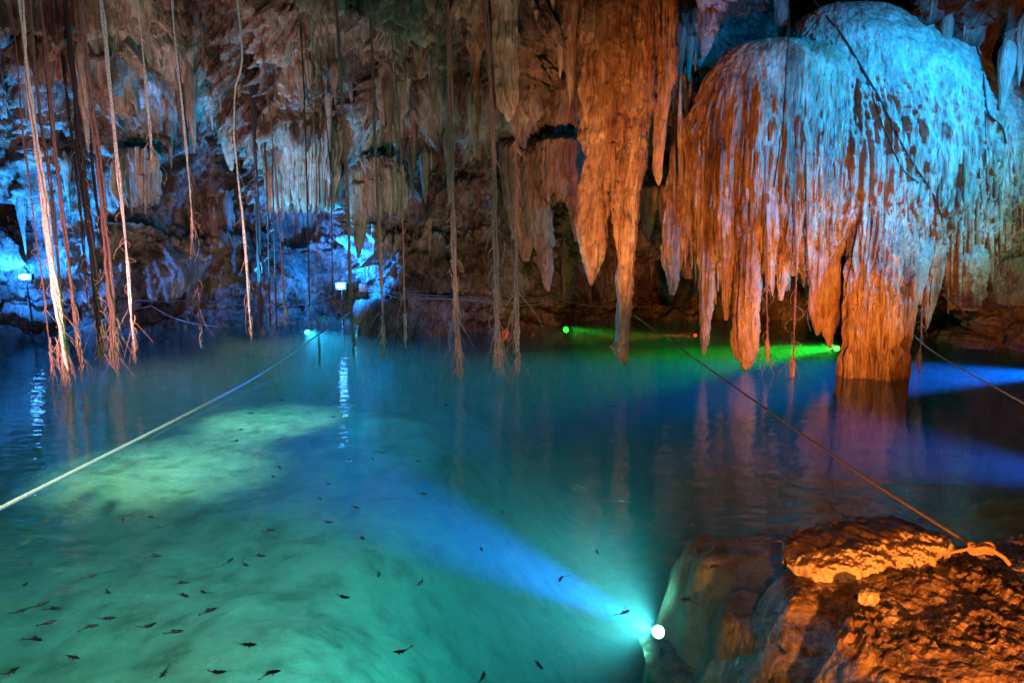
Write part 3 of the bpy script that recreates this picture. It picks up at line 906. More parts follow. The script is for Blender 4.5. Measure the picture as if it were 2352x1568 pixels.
c = atz(1993, 1372, 0.17)
v, f = blob(c, (0.066, 0.055, 0.055), 5.5, 48, 0.22, 1.2)
tag(mesh_obj('loose_stone', v, f, M['stone']), 'fist-sized orange-lit stone lying against the front of the slab', 'stone')

# ------------------------------------------------------------------ water
wm, nt, out = nmat('pool water')
geo = nt.nodes.new('ShaderNodeNewGeometry'); pos = geo.outputs['Position']
r1 = noise(nt, mapping(nt, pos, (0.55, 1.6, 1)), 2.3, 3, 0.5, 0.5)
r2 = noise(nt, mapping(nt, pos, (0.5, 1.5, 1)), 7.0, 2, 0.5, 0.3)
amp = noise(nt, pos, 0.16, 2, 0.5)
ar = nt.nodes.new('ShaderNodeMapRange'); ar.inputs['From Min'].default_value = 0.35; ar.inputs['From Max'].default_value = 0.65
ar.inputs['To Min'].default_value = 0.5; ar.inputs['To Max'].default_value = 1.3
nt.links.new(amp, ar.inputs['Value'])
hh = math_n(nt, 'MULTIPLY', math_n(nt, 'ADD', math_n(nt, 'MULTIPLY', r1, 1.0), math_n(nt, 'MULTIPLY', r2, 0.22)), ar.outputs[0])
bp = nt.nodes.new('ShaderNodeBump'); bp.inputs['Strength'].default_value = 1.0; bp.inputs['Distance'].default_value = 0.024
nt.links.new(hh, bp.inputs['Height'])
fr = nt.nodes.new('ShaderNodeFresnel')
# the same reflectance from both sides, because light is let through straight
io = nt.nodes.new('ShaderNodeMapRange'); io.inputs['To Min'].default_value = 1.33; io.inputs['To Max'].default_value = 1 / 1.33
nt.links.new(geo.outputs['Backfacing'], io.inputs['Value']); nt.links.new(io.outputs[0], fr.inputs['IOR']); nt.links.new(bp.outputs[0], fr.inputs['Normal'])
gl = nt.nodes.new('ShaderNodeBsdfGlossy'); gl.inputs['Roughness'].default_value = 0.0; nt.links.new(bp.outputs[0], gl.inputs['Normal'])
tr = nt.nodes.new('ShaderNodeBsdfTransparent')
ms = nt.nodes.new('ShaderNodeMixShader')
nt.links.new(fr.outputs[0], ms.inputs[0]); nt.links.new(tr.outputs[0], ms.inputs[1]); nt.links.new(gl.outputs[0], ms.inputs[2])
nt.links.new(ms.outputs[0], out.inputs['Surface'])
vs = nt.nodes.new('ShaderNodeVolumeScatter'); vs.inputs['Color'].default_value = (0.45, 0.9, 1.0, 1); vs.inputs['Density'].default_value = 0.032; vs.inputs['Anisotropy'].default_value = 0.2
va = nt.nodes.new('ShaderNodeVolumeAbsorption'); va.inputs['Color'].default_value = (0.25, 0.79, 0.82, 1); va.inputs['Density'].default_value = 0.34
ad = nt.nodes.new('ShaderNodeAddShader'); nt.links.new(vs.outputs[0], ad.inputs[0]); nt.links.new(va.outputs[0], ad.inputs[1])
nt.links.new(ad.outputs[0], out.inputs['Volume'])
mb = MB(); box(mb, (-1, 14.1, -3.5), (56, 28, 7.0))
v, f = mb.data()
water = mesh_obj('water', v, f, wm, origin=(0, 12, 0), smooth=False)
tag(water, kind='structure')

# ------------------------------------------------------------------ lamps that the photograph shows, then unseen fill lights for the silt
def disc(c, nrm, r, n=24, thick=0.0):
    nrm = Vector(nrm).normalized()
    a = nrm.orthogonal().normalized(); b_ = nrm.cross(a)
    v = []
    for rad, off in ((0.0001, 0.35 * r), (0.5 * r, 0.30 * r), (0.85 * r, 0.15 * r), (r, 0.0)):
        for i in range(n):
            t = 2 * math.pi * i / n
            v.append(Vector(c) + a * (rad * math.cos(t)) + b_ * (rad * math.sin(t)) + nrm * off)
    return np.array([tuple(q) for q in v]), grid_faces(4, n, True)


def cyl(mb, c, nrm, r0, r1, L, n=20):
    nrm = Vector(nrm).normalized()
    pts = [Vector(c) - nrm * 0.001, Vector(c), Vector(c) - nrm * L, Vector(c) - nrm * (L + .001)]
    tube(mb, np.array([tuple(p) for p in pts]), [r0 * 0.93, r0, r1, 0.001], n)


def sub_lamp(vx, vy, z, aim, col, power, angle, label, r=0.07, glow=0.0, gcol=None, estr=40, halo=0.15, face=None):
    c = atz(vx, vy, z)
    n = (Vector(aim) - c).normalized()
    n0 = n
    n = Vector(face).normalized() if face else n
    e = empty('underwater_lamp', c)
    tag(e, label, 'lamp')
    mb = MB(); cyl(mb, c - n * 0.015, n, r * 1.12, r * 0.8, r * 1.6)
    v, f = mb.data(); mesh_obj('housing', v, f, M['metal'], e)
    v, f = disc(c, n, r)
    mesh_obj('lens', v, f, emit('lamp glow', gcol or col, estr), e)
    spot('lamp_beam', c + n * (r * 0.7), aim, power, col, angle, 0.9, r * 0.5)
    if glow > 0:
        if face:
            spot('lamp_halo', c + n * halo, aim, glow, gcol or col, 140, 1.0, r * 0.5)
        else:
            point('lamp_halo', c + n * halo, glow, gcol or col, r * 0.5)
    return c


# big lamp low right: a blue beam to the left, cyan halo
sub_lamp(1512, 1450, -0.80, atz(880, 1150, -0.85), (0.01, 0.15, 1.0), 48000, 21, 'bright white-cyan underwater lamp throwing a blue beam, near the brown shelf', r=0.055, glow=2100, gcol=(0.20, 0.95, 0.88), estr=40, halo=0.2, face=(-0.45, -0.75, 0.5))
sub_lamp(1300, 757, -0.13, atz(1480, 775, -0.18), (0.02, 1.0, 0.05), 5000, 16, 'small green underwater lamp by the far wall', r=0.10, glow=260, gcol=(0.05, 1.0, 0.05), estr=5, face=(0.3, -0.9, 0.3))
sub_lamp(1597, 770, -0.15, atz(1480, 772, -0.18), (1.0, 0.04, 0.01), 40000, 8, 'small red underwater lamp behind the stalactite fringe', r=0.06, glow=90, gcol=(1.0, 0.06, 0.02), estr=3, face=(-0.5, -0.8, 0.3))
sub_lamp(1922, 800, -0.15, atz(1640, 822, -0.25), (0.02, 1.0, 0.03), 26000, 22, 'bright green underwater lamp beside the foot of the formation', r=0.08, glow=600, gcol=(0.15, 1.0, 0.08), estr=6, face=(-0.6, -0.7, 0.3))
sub_lamp(706, 763, -0.13, atz(770, 795, -0.3), (0.05, 0.55, 1.0), 5000, 60, 'pale cyan underwater lamp at the far wall left of the floodlight', r=0.08, glow=450, gcol=(0.10, 0.75, 1.0), estr=10, face=(0.2, -0.9, 0.3))
# beams from lamps beyond the right edge
spot('beam_blue_far', atz(2480, 858, -0.25), atz(2050, 870, -0.4), 80000, (0.0, 0.17, 1.0), 15, 0.8, 0.05)
spot('beam_blue_near', atz(2650, 1130, -0.5), atz(1900, 1010, -0.7), 15000, (0.0, 0.16, 1.0), 24, 0.9, 0.05)
# unseen lights added to brighten the silt at the left
# they stand above the pool without fixtures and shine down through the water on the silt
T1 = atz(370, 1075, -2.3)
spot('silt_fill', (T1.x - 0.3, T1.y + 0.4, 6.6), T1, 21000, (1.0, 0.66, 0.42), 36, 1.0, 0.3)
T2 = atz(620, 970, -2.3)
spot('silt_fill_far', (T2.x, T2.y - 0.8, 4.7), T2, 17000, (1.0, 0.66, 0.42), 38, 1.0, 0.3)
T3 = atz(220, 1440, -2.2)
spot('silt_fill_near', (-2.6, 3.6, 7.0), T3, 3600, (0.60, 0.95, 0.72), 48, 1.0, 0.3)
T4 = atz(660, 1380, -2.2)
spot('silt_fill_mid', (-1.0, 3.6, 7.0), T4, 2300, (0.65, 0.95, 0.68), 46, 1.0, 0.3)
spot('water_blue_left', (-12, 14, -0.3), (-6, 14, -1.5), 200, (0.02, 0.35, 1.0), 100, 1.0, 0.2)

# floodlight above the water, in the middle, with its post and box
e = empty('floodlight', at(790, 690, 19.6))
tag(e, 'blazing blue-white floodlight on a post at the far waterline', 'lamp')
c = at(782, 657, 19.4)
mb = MB(); box(mb, c + Vector((0, 0.07, 0)), (0.30, 0.12, 0.20)); v, f = mb.data(); mesh_obj('housing', v, f, M['metal'], e, smooth=False)
v, f = disc(c, (0, -1, -0.05), 0.12); v[:, 2] = c.z + (v[:, 2] - c.z) * 0.75
mesh_obj('lens', v, f, emit('floodlight glass', (0.08, 0.38, 1.0), 45), e)
mb = MB(); tube(mb, [tuple(c + Vector((0.0, 0.12, -0.05))), tuple(c + Vector((0, 0.14, -0.4))), tuple(c + Vector((0, 0.2, -1.6)))], 0.02, 8); v, f = mb.data(); mesh_obj('post', v, f, M['metal'], e)
spot('floodlight_blue', c + Vector((0, -0.35, 0.1)), c + Vector((0, 0.9, 0.7)), 3600, (0.005, 0.2, 1.0), 168, 1.0, 0.08)
spot('floodlight_up', c + Vector((0, -0.1, 0.25)), at(740, 480, 19.0), 3000, (0.0, 0.34, 1.0), 130, 0.8, 0.08)
e = empty('junction_box', at(834, 672, 19.3))
tag(e, 'small grey electrical box beside the blazing floodlight', 'electrical box')
c = at(834, 661, 19.3)
mb = MB(); box(mb, c, (0.20, 0.1, 0.22)); v, f = mb.data(); mesh_obj('box_body', v, f, M['box'], e, smooth=False)
mb = MB(); box(mb, c + Vector((0, -0.06, 0)), (0.17, 0.015, 0.19)); v, f = mb.data(); mesh_obj('cover', v, f, M['box'], e, smooth=False)
mb = MB(); tube(mb, [tuple(c + Vector((-0.03, 0, 0.1))), tuple(c + Vector((-0.04, 0.02, 0.3)))], 0.015, 6); v, f = mb.data(); mesh_obj('conduit', v, f, M['cable'], e)
# floodlight far left
e = empty('floodlight', at(56, 660, 18.0))
tag(e, 'low rectangular blue-white floodlight at the far left edge', 'lamp')
c = at(56, 636, 18.0)
mb = MB(); box(mb, c + Vector((0, 0.07, 0)), (0.34, 0.12, 0.15)); v, f = mb.data(); mesh_obj('housing', v, f, M['metal'], e, smooth=False)
v, f = disc(c, (0, -1, -0.05), 0.16); v[:, 2] = c.z + (v[:, 2] - c.z) * 0.45
mesh_obj('lens', v, f, emit('floodlight glass', (0.08, 0.38, 1.0), 45), e)
mb = MB(); tube(mb, [tuple(c + Vector((-0.05, 0.12, -0.03))), tuple(c + Vector((-0.05, 0.16, -0.5))), tuple(c + Vector((-0.05, 0.2, -1.4)))], 0.022, 8); v, f = mb.data(); mesh_obj('post', v, f, M['metal'], e)
spot('floodlight_blue_far', c + Vector((0, -0.35, 0.1)), c + Vector((0, 0.9, 0.7)), 3000, (0.01, 0.2, 1.0), 168, 1.0, 0.08)

# ------------------------------------------------------------------ hanging roots
def root(pts, D, w, mat, label, strands=4, tuft=0.0, hairs=20, mat_h=None, group=None, dd=0.0, wend=None):
    pts = list(pts)
    if pts[0][1] <= 5:
        p0 = at(*pts[0], D); p1 = at(*pts[1], D)
        dirv = (p0 - p1).normalized()
        top = p0 + dirv * ((8.3 - p0.z) / max(0.3, dirv.z))
        W = [top] + [at(a, b, D) for a, b in pts]
    else:
        p0 = at(*pts[0], D)
        W = [Vector((p0.x - 0.15, p0.y + 0.05, p0.z + 2.2))] + [at(a, b, D) for a, b in pts]
    n = 110
    sp = resample([tuple(p) for p in W], n)
    wm_ = 0.82 * w * D / FPX
    we = 0.88 * (wend or w) * D / FPX
    t = np.linspace(0, 1, n)
    wid = wm_ * (1 - t) + we * t
    wid = wid * (1 + 0.22 * pn(t * 14 + w, t * 0 + pts[0][0], t * 0))
    mb = MB()
    rs = np.random.default_rng(int(abs(pts[0][0] * 13 + pts[-1][1])))
    L = np.linalg.norm(np.diff(sp, axis=0), axis=1).sum()
    sr = 1.0 if strands == 1 else 0.62 / math.sqrt(strands) * 1.25
    for s in range(strands):
        ph = 2 * math.pi * s / strands + rs.uniform(0, 1)
        tw = rs.uniform(0.6, 1.6) * L
        off = 0.0 if strands == 1 else 0.55
        o = off * wid / 2 * (1 + 0.4 * pn(t * 9 + s * 3, t * 0, t * 0 + w))
        q = sp.copy()
        q[:, 0] += o * np.cos(ph + tw * t + 1.5 * pn(t * 6 + s, t * 0, t * 0)) + 0.25 * wid * pn(t * 20 + s * 5, t * 0 + 2, t * 0)
        q[:, 1] += o * np.sin(ph + tw * t)
        end = int(n * rs.uniform(0.93, 1.0)) if s else n
        rad = wid[:end] / 2 * sr * (1 + 0.25 * pn(t[:end] * 30 + s * 7, t[:end] * 0, t[:end] * 0))
        rad = rad * (1 - 0.75 * sstep(0.96, 1.0, t[:end] / t[end - 1]))
        tube(mb, q[:end], np.maximum(rad, 0.0025), 6)
    v, f = mb.data()
    o = mesh_obj('hanging_root', v, f, mat, origin=W[-1])
    tag(o, label, 'root', group)
    # fine rootlets: along the stem and a tuft at the end
    mb = MB(); k = 0
    for h in range(hairs):
        i = int(rs.uniform(0.25, 0.985) ** 0.8 * n); i = min(i, n - 2)
        p = sp[i] + rs.normal(0, wid[i] * 0.25, 3) * (1, 1, 0)
        ln = rs.uniform(0.08, 0.35) * (1 + 1.2 * (t[i] > 0.8))
        dx_ = rs.normal(0, 0.12) * ln / 0.2 * 0.6
        bow = rs.normal(0, 0.05)
        q = np.array([p + (dx_ * s_ + bow * math.sin(3.14 * s_), rs.normal(0, 0.002), -ln * s_) for s_ in np.linspace(0, 1, 6)])
        tube(mb, q, np.linspace(0.006, 0.003, 6), 3)
    nt_ = int(tuft * 26)
    for h in range(nt_):
        i = int(n * rs.uniform(0.88, 0.985))
        p = sp[i] + (rs.normal(0, we * 0.22), rs.normal(0, we * 0.22), 0)
        ln = rs.uniform(0.12, 0.30) * (0.6 + 0.4 * tuft)
        dx_ = rs.normal(0, we * 0.16) * tuft
        q = np.array([p + (dx_ * s_ + 0.02 * math.sin(5 * s_ + h), dx_ * 0.2 * s_, -ln * s_ ) for s_ in np.linspace(0, 1, 6)])
        tube(mb, q, np.linspace(0.013, 0.005, 6), 4)
    if mb.n:
        v, f = mb.data()
        mesh_obj('rootlets', v, f, mat_h or M['fibre'], o)['kind'] = 'stuff'
    return o


G = 'aerial roots hanging over the pool'
PA, MI, DK = M['root_pale'], M['root_mid'], M['root_dark']
root([(48, 0), (60, 150), (78, 290), (95, 400), (108, 520), (122, 640), (138, 760), (153, 862)], 12.4, 13, PA, 'thickest pale twisted root at far left, ending in a bushy tuft above the water', 5, 2.2, 40, group=G, wend=26)
root([(68, 0), (80, 150), (94, 290), (113, 400), (126, 520), (138, 640), (147, 740), (160, 850)], 12.6, 9, MI, 'brown root twined along the right side of the thickest pale root', 3, 1.0, 20, group=G, wend=12)
root([(22, 0), (38, 120), (52, 300), (66, 410), (80, 530), (97, 640), (112, 770), (122, 852)], 12.5, 5, MI, 'thin dull root left of the thickest pale root', 2, 0.6, 18, group=G)
root([(100, 60), (118, 250), (130, 380), (143, 490), (160, 610), (174, 740), (187, 850)], 12.7, 9, MI, 'pinkish-brown root with small tuft, just right of the thickest pale root', 3, 1.3, 20, group=G, wend=13)
root([(150, 0), (166, 150), (178, 300), (192, 420), (212, 580), (224, 700), (234, 815)], 13.4, 14, DK, 'dark rope-like root with frayed brown end, left neighbour of the reddish bundle', 5, 2.0, 40, group=G, wend=22)
root([(185, 0), (196, 120), (214, 270), (230, 400), (246, 570), (256, 700), (266, 838)], 13.2, 14, MI, 'reddish-brown root bundle with loose strands and brown tuft', 5, 2.2, 50, group=G, wend=22)
root([(232, 0), (245, 120), (261, 290), (275, 430), (286, 540), (295, 640), (302, 720), (310, 815)], 12.0, 13, PA, 'long smooth pale pink root, brightest of the left group', 3, 0.8, 22, group=G, wend=8)
root([(316, 0), (326, 100), (336, 210), (345, 300), (350, 372)], 12.2, 7, PA, 'short pale root ending in a white drip bud high up', 2, 0.7, 18, group=G, wend=6)
root([(395, 0), (404, 110), (418, 240), (430, 370), (438, 470), (442, 548)], 12.2, 7, PA, 'medium pale root right of the short drip-bud root', 2, 0.4, 14, group=G, wend=4)
root([(551, 70), (553, 150), (540, 205), (539, 300), (548, 400), (560, 520), (568, 640), (577, 775)], 12.2, 7, PA, 'pale forked root looping at its top, thickening above a wavy tip', 2, 0.6, 24, group=G, wend=9)
root([(524, 60), (532, 150), (539, 215), (541, 320)], 12.25, 2.5, MI, 'hair-thin side branch joining the pale forked root', 1, 0, 3, group=G)
root([(772, 0), (780, 120), (788, 260), (796, 400), (802, 560), (806, 700), (814, 812)], 13.0, 11, MI, 'purple-brown root passing right beside the blazing floodlight', 4, 0.9, 26, group=G, wend=9)
root([(850, 0), (860, 250), (866, 400), (872, 560), (876, 690), (881, 812)], 13.0, 7, MI, 'slim brown root with frayed tip right of the floodlight root', 3, 1.2, 26, group=G, wend=11)
root([(918, 300), (924, 480), (928, 640), (932, 780)], 13.6, 4, MI, 'very thin root with forked little tuft in front of the fluted apron', 1, 0.9, 10, group=G)
root([(1028, 0), (1033, 180), (1038, 360), (1041, 520), (1045, 650), (1050, 760), (1058, 850)], 13.0, 15, MI, 'dark reddish rope-like root ending in a pale paintbrush tip', 5, 1.3, 90, group=G, wend=18)
root([(1120, 60), (1130, 260), (1135, 400), (1138, 530), (1140, 640), (1142, 730), (1145, 842)], 12.8, 15, MI, 'hairy thick root hanging below left of the jagged pale stalactite', 6, 1.2, 90, group=G, wend=17)
root([(1187, 200), (1188, 300), (1187, 430), (1185, 560), (1187, 690), (1190, 840)], 12.9, 12, MI, 'purple straight root hanging below the jagged pale stalactite', 4, 1.2, 80, group=G, wend=13)
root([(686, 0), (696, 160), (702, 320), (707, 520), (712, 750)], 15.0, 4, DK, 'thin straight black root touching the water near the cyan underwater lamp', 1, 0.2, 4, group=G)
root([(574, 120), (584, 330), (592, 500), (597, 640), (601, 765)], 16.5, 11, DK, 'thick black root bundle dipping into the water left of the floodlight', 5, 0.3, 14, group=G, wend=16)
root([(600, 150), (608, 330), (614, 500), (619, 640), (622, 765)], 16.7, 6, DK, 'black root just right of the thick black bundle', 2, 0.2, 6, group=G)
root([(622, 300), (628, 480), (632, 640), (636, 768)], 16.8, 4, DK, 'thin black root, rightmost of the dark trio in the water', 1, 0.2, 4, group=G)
root([(632, 380), (642, 520), (650, 640), (656, 742)], 14.5, 5, MI, 'short reddish root ending just above the water by the cyan glow', 2, 0.6, 8, group=G)
root([(724, 330), (728, 560), (731, 700), (734, 832)], 13.6, 2.6, MI, 'hair-thin root ending in a tiny fork left of the lamp reflection', 1, 0.5, 5, group=G)
root([(438, 380), (450, 560), (456, 680), (462, 800)], 13.8, 5, DK, 'dark root behind the medium pale root, reaching lower', 2, 0.4, 8, group=G)
root([(758, 380), (762, 560), (765, 700)], 15.5, 2.6, DK, 'black thread-like root crossing the blue wall above the floodlight', 1, 0.0, 3, group=G)
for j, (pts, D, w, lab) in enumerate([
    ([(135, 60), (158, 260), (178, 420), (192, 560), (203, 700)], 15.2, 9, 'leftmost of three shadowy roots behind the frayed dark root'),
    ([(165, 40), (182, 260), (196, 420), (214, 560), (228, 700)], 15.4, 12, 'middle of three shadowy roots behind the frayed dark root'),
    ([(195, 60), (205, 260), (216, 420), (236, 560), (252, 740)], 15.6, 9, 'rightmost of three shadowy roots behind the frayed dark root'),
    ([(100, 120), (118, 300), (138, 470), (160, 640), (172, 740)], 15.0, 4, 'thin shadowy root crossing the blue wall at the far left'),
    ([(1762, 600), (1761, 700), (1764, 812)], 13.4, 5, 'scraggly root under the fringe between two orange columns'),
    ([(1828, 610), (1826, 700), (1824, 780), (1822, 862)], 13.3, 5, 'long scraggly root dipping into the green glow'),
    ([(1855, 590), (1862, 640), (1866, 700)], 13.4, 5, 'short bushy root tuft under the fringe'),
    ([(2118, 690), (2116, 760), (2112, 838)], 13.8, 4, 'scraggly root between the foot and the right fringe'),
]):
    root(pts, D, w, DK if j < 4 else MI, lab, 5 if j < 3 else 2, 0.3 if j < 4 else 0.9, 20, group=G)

# creepers lying over the dome
def on_dome(pts, r, label, mat, D0=12.4, seed=0):
    dg = bpy.context.evaluated_depsgraph_get()
    mb = MB(); W = []
    dens = resample([(a, b, 0) for a, b in pts], 60)
    last = None
    hs = []
    for q in dens:
        d_ = ray(q[0], q[1]).normalized()
        h_ = dome_bvh.ray_cast(Vector((0, 0, CAMZ)), d_)
        hs.append(h_[3] if h_[0] is not None else None)
    good = [h for h in hs if h is not None]
    last = good[0] if good else 14.0
    for q, h in zip(dens, hs):
        last = last if h is None else (0.3 * last + 0.7 * h)
        W.append(tuple(Vector((0, 0, CAMZ)) + ray(q[0], q[1]).normalized() * (last - r * 1.5)))
    W = np.array(W)
    tube(mb, W, r * (1 + 0.25 * pn(np.linspace(0, 9, 60) + seed, np.zeros(60), np.zeros(60))), 7)
    v, f = mb.data()
    tag(mesh_obj('creeping_root', v, f, mat), label, 'root', 'dark roots creeping over the dome')


bpy.context.view_layer.update()
on_dome([(1862, -10), (1900, 40), (1940, 90), (1985, 165), (2025, 235), (2060, 310), (2100, 380), (2140, 440), (2165, 500)], 0.018, 'long dark root slanting across the dome from its top to the lower right', DK)
on_dome([(1985, 165), (2010, 240), (2040, 320), (2075, 390), (2110, 420)], 0.012, 'second dark root winding below the long slanting one', DK, seed=4)
on_dome([(2195, 55), (2235, 90), (2255, 150), (2262, 210), (2270, 260), (2300, 290), (2312, 330)], 0.016, 'dark root over the right shoulder of the dome', DK, seed=7)
on_dome([(2262, 210), (2264, 300), (2266, 400), (2270, 470)], 0.008, 'thin black root dropping straight from the right-shoulder root', DK, seed=9)
on_dome([(1812, 0), (1812, 70), (1806, 160), (1800, 250), (1790, 340), (1778, 430)], 0.011, 'thin straight black root down the left crease of the dome', DK, seed=2)

# ------------------------------------------------------------------ ropes
def rope(W, r, mat, label, strands=3, pitch=0.14, nn=None, name='rope', cat='rope'):
    W = resample([tuple(p) for p in W], 40)
    L = np.linalg.norm(np.diff(W, axis=0), axis=1).sum()
    n = nn or int(min(900, L / 0.03))
    seg_ = np.concatenate([[0], np.cumsum(np.linalg.norm(np.diff(W, axis=0), axis=1))])
    s = np.linspace(0, seg_[-1], n)
    q = np.stack([np.interp(s, seg_, W[:, i]) for i in range(3)], 1)
    tg = np.gradient(q, axis=0); tg /= np.linalg.norm(tg, axis=1)[:, None]
    a = np.cross(tg, [0, 0, 1]); a /= np.linalg.norm(a, axis=1)[:, None]
    b_ = np.cross(tg, a)
    mb = MB()
    for k_ in range(strands):
        ph = s / pitch * 2 * math.pi + k_ * 2 * math.pi / strands
        c_ = q + (a * np.cos(ph)[:, None] + b_ * np.sin(ph)[:, None]) * r * 0.52
        tube(mb, c_, r * 0.56, 5)
    v, f = mb.data()
    o = mesh_obj(name, v, f, mat)
    tag(o, label, cat)
    return o


near = atz(333, 1000, 0.04); far = at(806, 716, 19.6)
midr = near.lerp(far, 0.45); midr.z = 0.16
mid0 = near.lerp(far, 0.2); mid0.z = 0.06
e1 = atz(0, 1167, 0.22); e2 = atz(-500, 1420, 0.5)
rope([e2, e1, near, mid0, midr, far], 0.022, M['rope'], 'frayed white rope stretched low over the water from the left edge to the floodlight post', nn=900)
# the fluff where the rope touches the water
k1 = atz(2238, 1256, 0.36); k0 = at(1456, 724, 22.0)
m1 = k1.lerp(k0, 0.12); m1.z -= 0.05
m2 = k1.lerp(k0, 0.35); m2.z -= 0.05
m3 = k1.lerp(k0, 0.65); m3.z -= 0.02
rope([k1, m1, m2, m3, k0], 0.016, M['rope_brown'], 'taut brown rope tied to the near slab and running to the far wall', pitch=0.08)
mb = MB()
for rad_, zz_ in ((0.05, 0.0), (0.045, 0.02), (0.05, 0.04)):
    th = np.linspace(0, 2 * np.pi, 24)
    q = np.stack([k1.x + 0.05 + rad_ * 1.8 * np.cos(th), k1.y + rad_ * np.sin(th), k1.z - 0.03 + zz_ + 0.01 * np.sin(3 * th)], 1)
    tube(mb, q, 0.014, 6)
q = np.array([tuple(k1 + Vector((0.02, 0, 0.01))), tuple(k1 + Vector((0.1, -0.04, 0.0))), tuple(k1 + Vector((0.18, -0.07, -0.05))), tuple(k1 + Vector((0.22, -0.08, -0.10)))])
tube(mb, q, 0.016, 6)
q = np.array([tuple(k1 + Vector((0.0, 0, 0.01))), tuple(k1 + Vector((-0.08, -0.02, -0.01))), tuple(k1 + Vector((-0.16, 0.02, -0.05)))])
tube(mb, q, 0.013, 6)
v, f = mb.data()
tag(mesh_obj('rope_knot', v, f, M['rope_brown']), 'knotted brown rope end looped round the back corner of the slab', 'rope')
a0 = at(2088, 760, 16.0); a1 = at(2150, 812, 13.6); a2 = at(2352, 926, 10.0); a3 = at(2700, 1120, 7.5)
rope([a0, a1, a2, a3], 0.016, M['rope'], 'thin rope from behind the formation foot out past the right edge', pitch=0.1)


def wall_line(pts, r, mat, label, off=0.12, dz=0.0, cat='cable', name='cable'):
    W = []
    dist = None
    for a, b in [(q[0], q[1]) for q in resample([(p[0], p[1], 0) for p in pts], 40)]:
        h = hit(a, b)
        dd_ = (h - Vector((0, 0, CAMZ))).length - off if h else (dist or 20)
        dist = dd_ if dist is None else 0.75 * dist + 0.25 * min(dd_, dist + 0.3)
        W.append(Vector((0, 0, CAMZ + dz)) + ray(a, b).normalized() * min(dist, dd_))
    mb = MB(); tube(mb, np.array([tuple(p) for p in W]), r, 6)
    v, f = mb.data()
    tag(mesh_obj(name, v, f, mat), label, cat)


M['cable_pale'] = simple('pale cable', (0.35, 0.33, 0.33), 0.5)
run = [(845, 664), (880, 662), (920, 674), (980, 678), (1040, 681), (1100, 684), (1180, 690), (1230, 686), (1270, 678)]
wall_line(run, 0.012, M['cable_pale'], 'uppermost of three cables strung along the wall right of the floodlight', 0.2)
wall_line([(a, b + 5) for a, b in run], 0.012, M['cable_pale'], 'middle of three cables strung along the wall right of the floodlight', 0.2)
wall_line([(a, b + 10 + 3 * math.sin(a / 60)) for a, b in run], 0.010, M['cable_pale'], 'lowest of three cables strung along the wall right of the floodlight', 0.2)
wall_line([(1270, 680), (1320, 696), (1380, 704), (1440, 704), (1500, 704), (1560, 700), (1600, 690)], 0.013, M['cable'], 'dark cable sagging behind the central stalactite finger', 0.2)
wall_line([(290, 688), (380, 692), (450, 690), (520, 696), (600, 708), (680, 702), (740, 690), (775, 672)], 0.018, M['cable'], 'dark cable running along the left wall to the floodlight', 0.2)
wall_line([(0, 690), (60, 694), (130, 698), (220, 700), (290, 688)], 0.018, M['cable'], 'dark cable along the rock band below the left floodlight', 0.2)
wall_line([(110, 778), (190, 755), (270, 722), (347, 702)], 0.012, M['rope'], 'thin slack rope rising from the water to a peg on the left wall', 0.3, cat='rope', name='rope')
wall_line([(347, 702), (390, 726), (440, 742), (500, 750)], 0.012, M['rope'], 'thin rope falling from the wall peg to the water on the right', 0.3, cat='rope', name='rope')

# small fern by the cyan lamp
c = hit(750, 728) or at(750, 728, 20)
c = c + Vector((0, -0.15, 0))
e = empty('fern', c)
tag(e, 'tiny bright green fern growing on the rock just right of the cyan underwater lamp', 'plant')
for k_ in range(7):
    a = R(-80 + 26 * k_)
    mb = MB()
    q = np.array([(c.x + math.sin(a) * 0.22 * s, c.y - 0.1 * s, c.z + math.cos(a) * 0.16 * s - 0.14 * s * s) for s in np.linspace(0, 1, 9)])
    tube(mb, q, 0.004, 3)
    for i in range(1, 9):
        for sgn in (-1, 1):
            p = q[i]; l_ = 0.05 * (1 - i / 10)
            mb.add([p, p + (sgn * l_ * math.cos(a), -0.01, -sgn * l_ * math.sin(a) + 0.01), p + (sgn * l_ * math.cos(a) * 1.1, 0.0, -sgn * l_ * math.sin(a) - 0.012), p + (0, 0, -0.012)], [[0, 1, 2, 3]])
    v, f = mb.data()
    mesh_obj('frond', v, f, M['fern'], e)

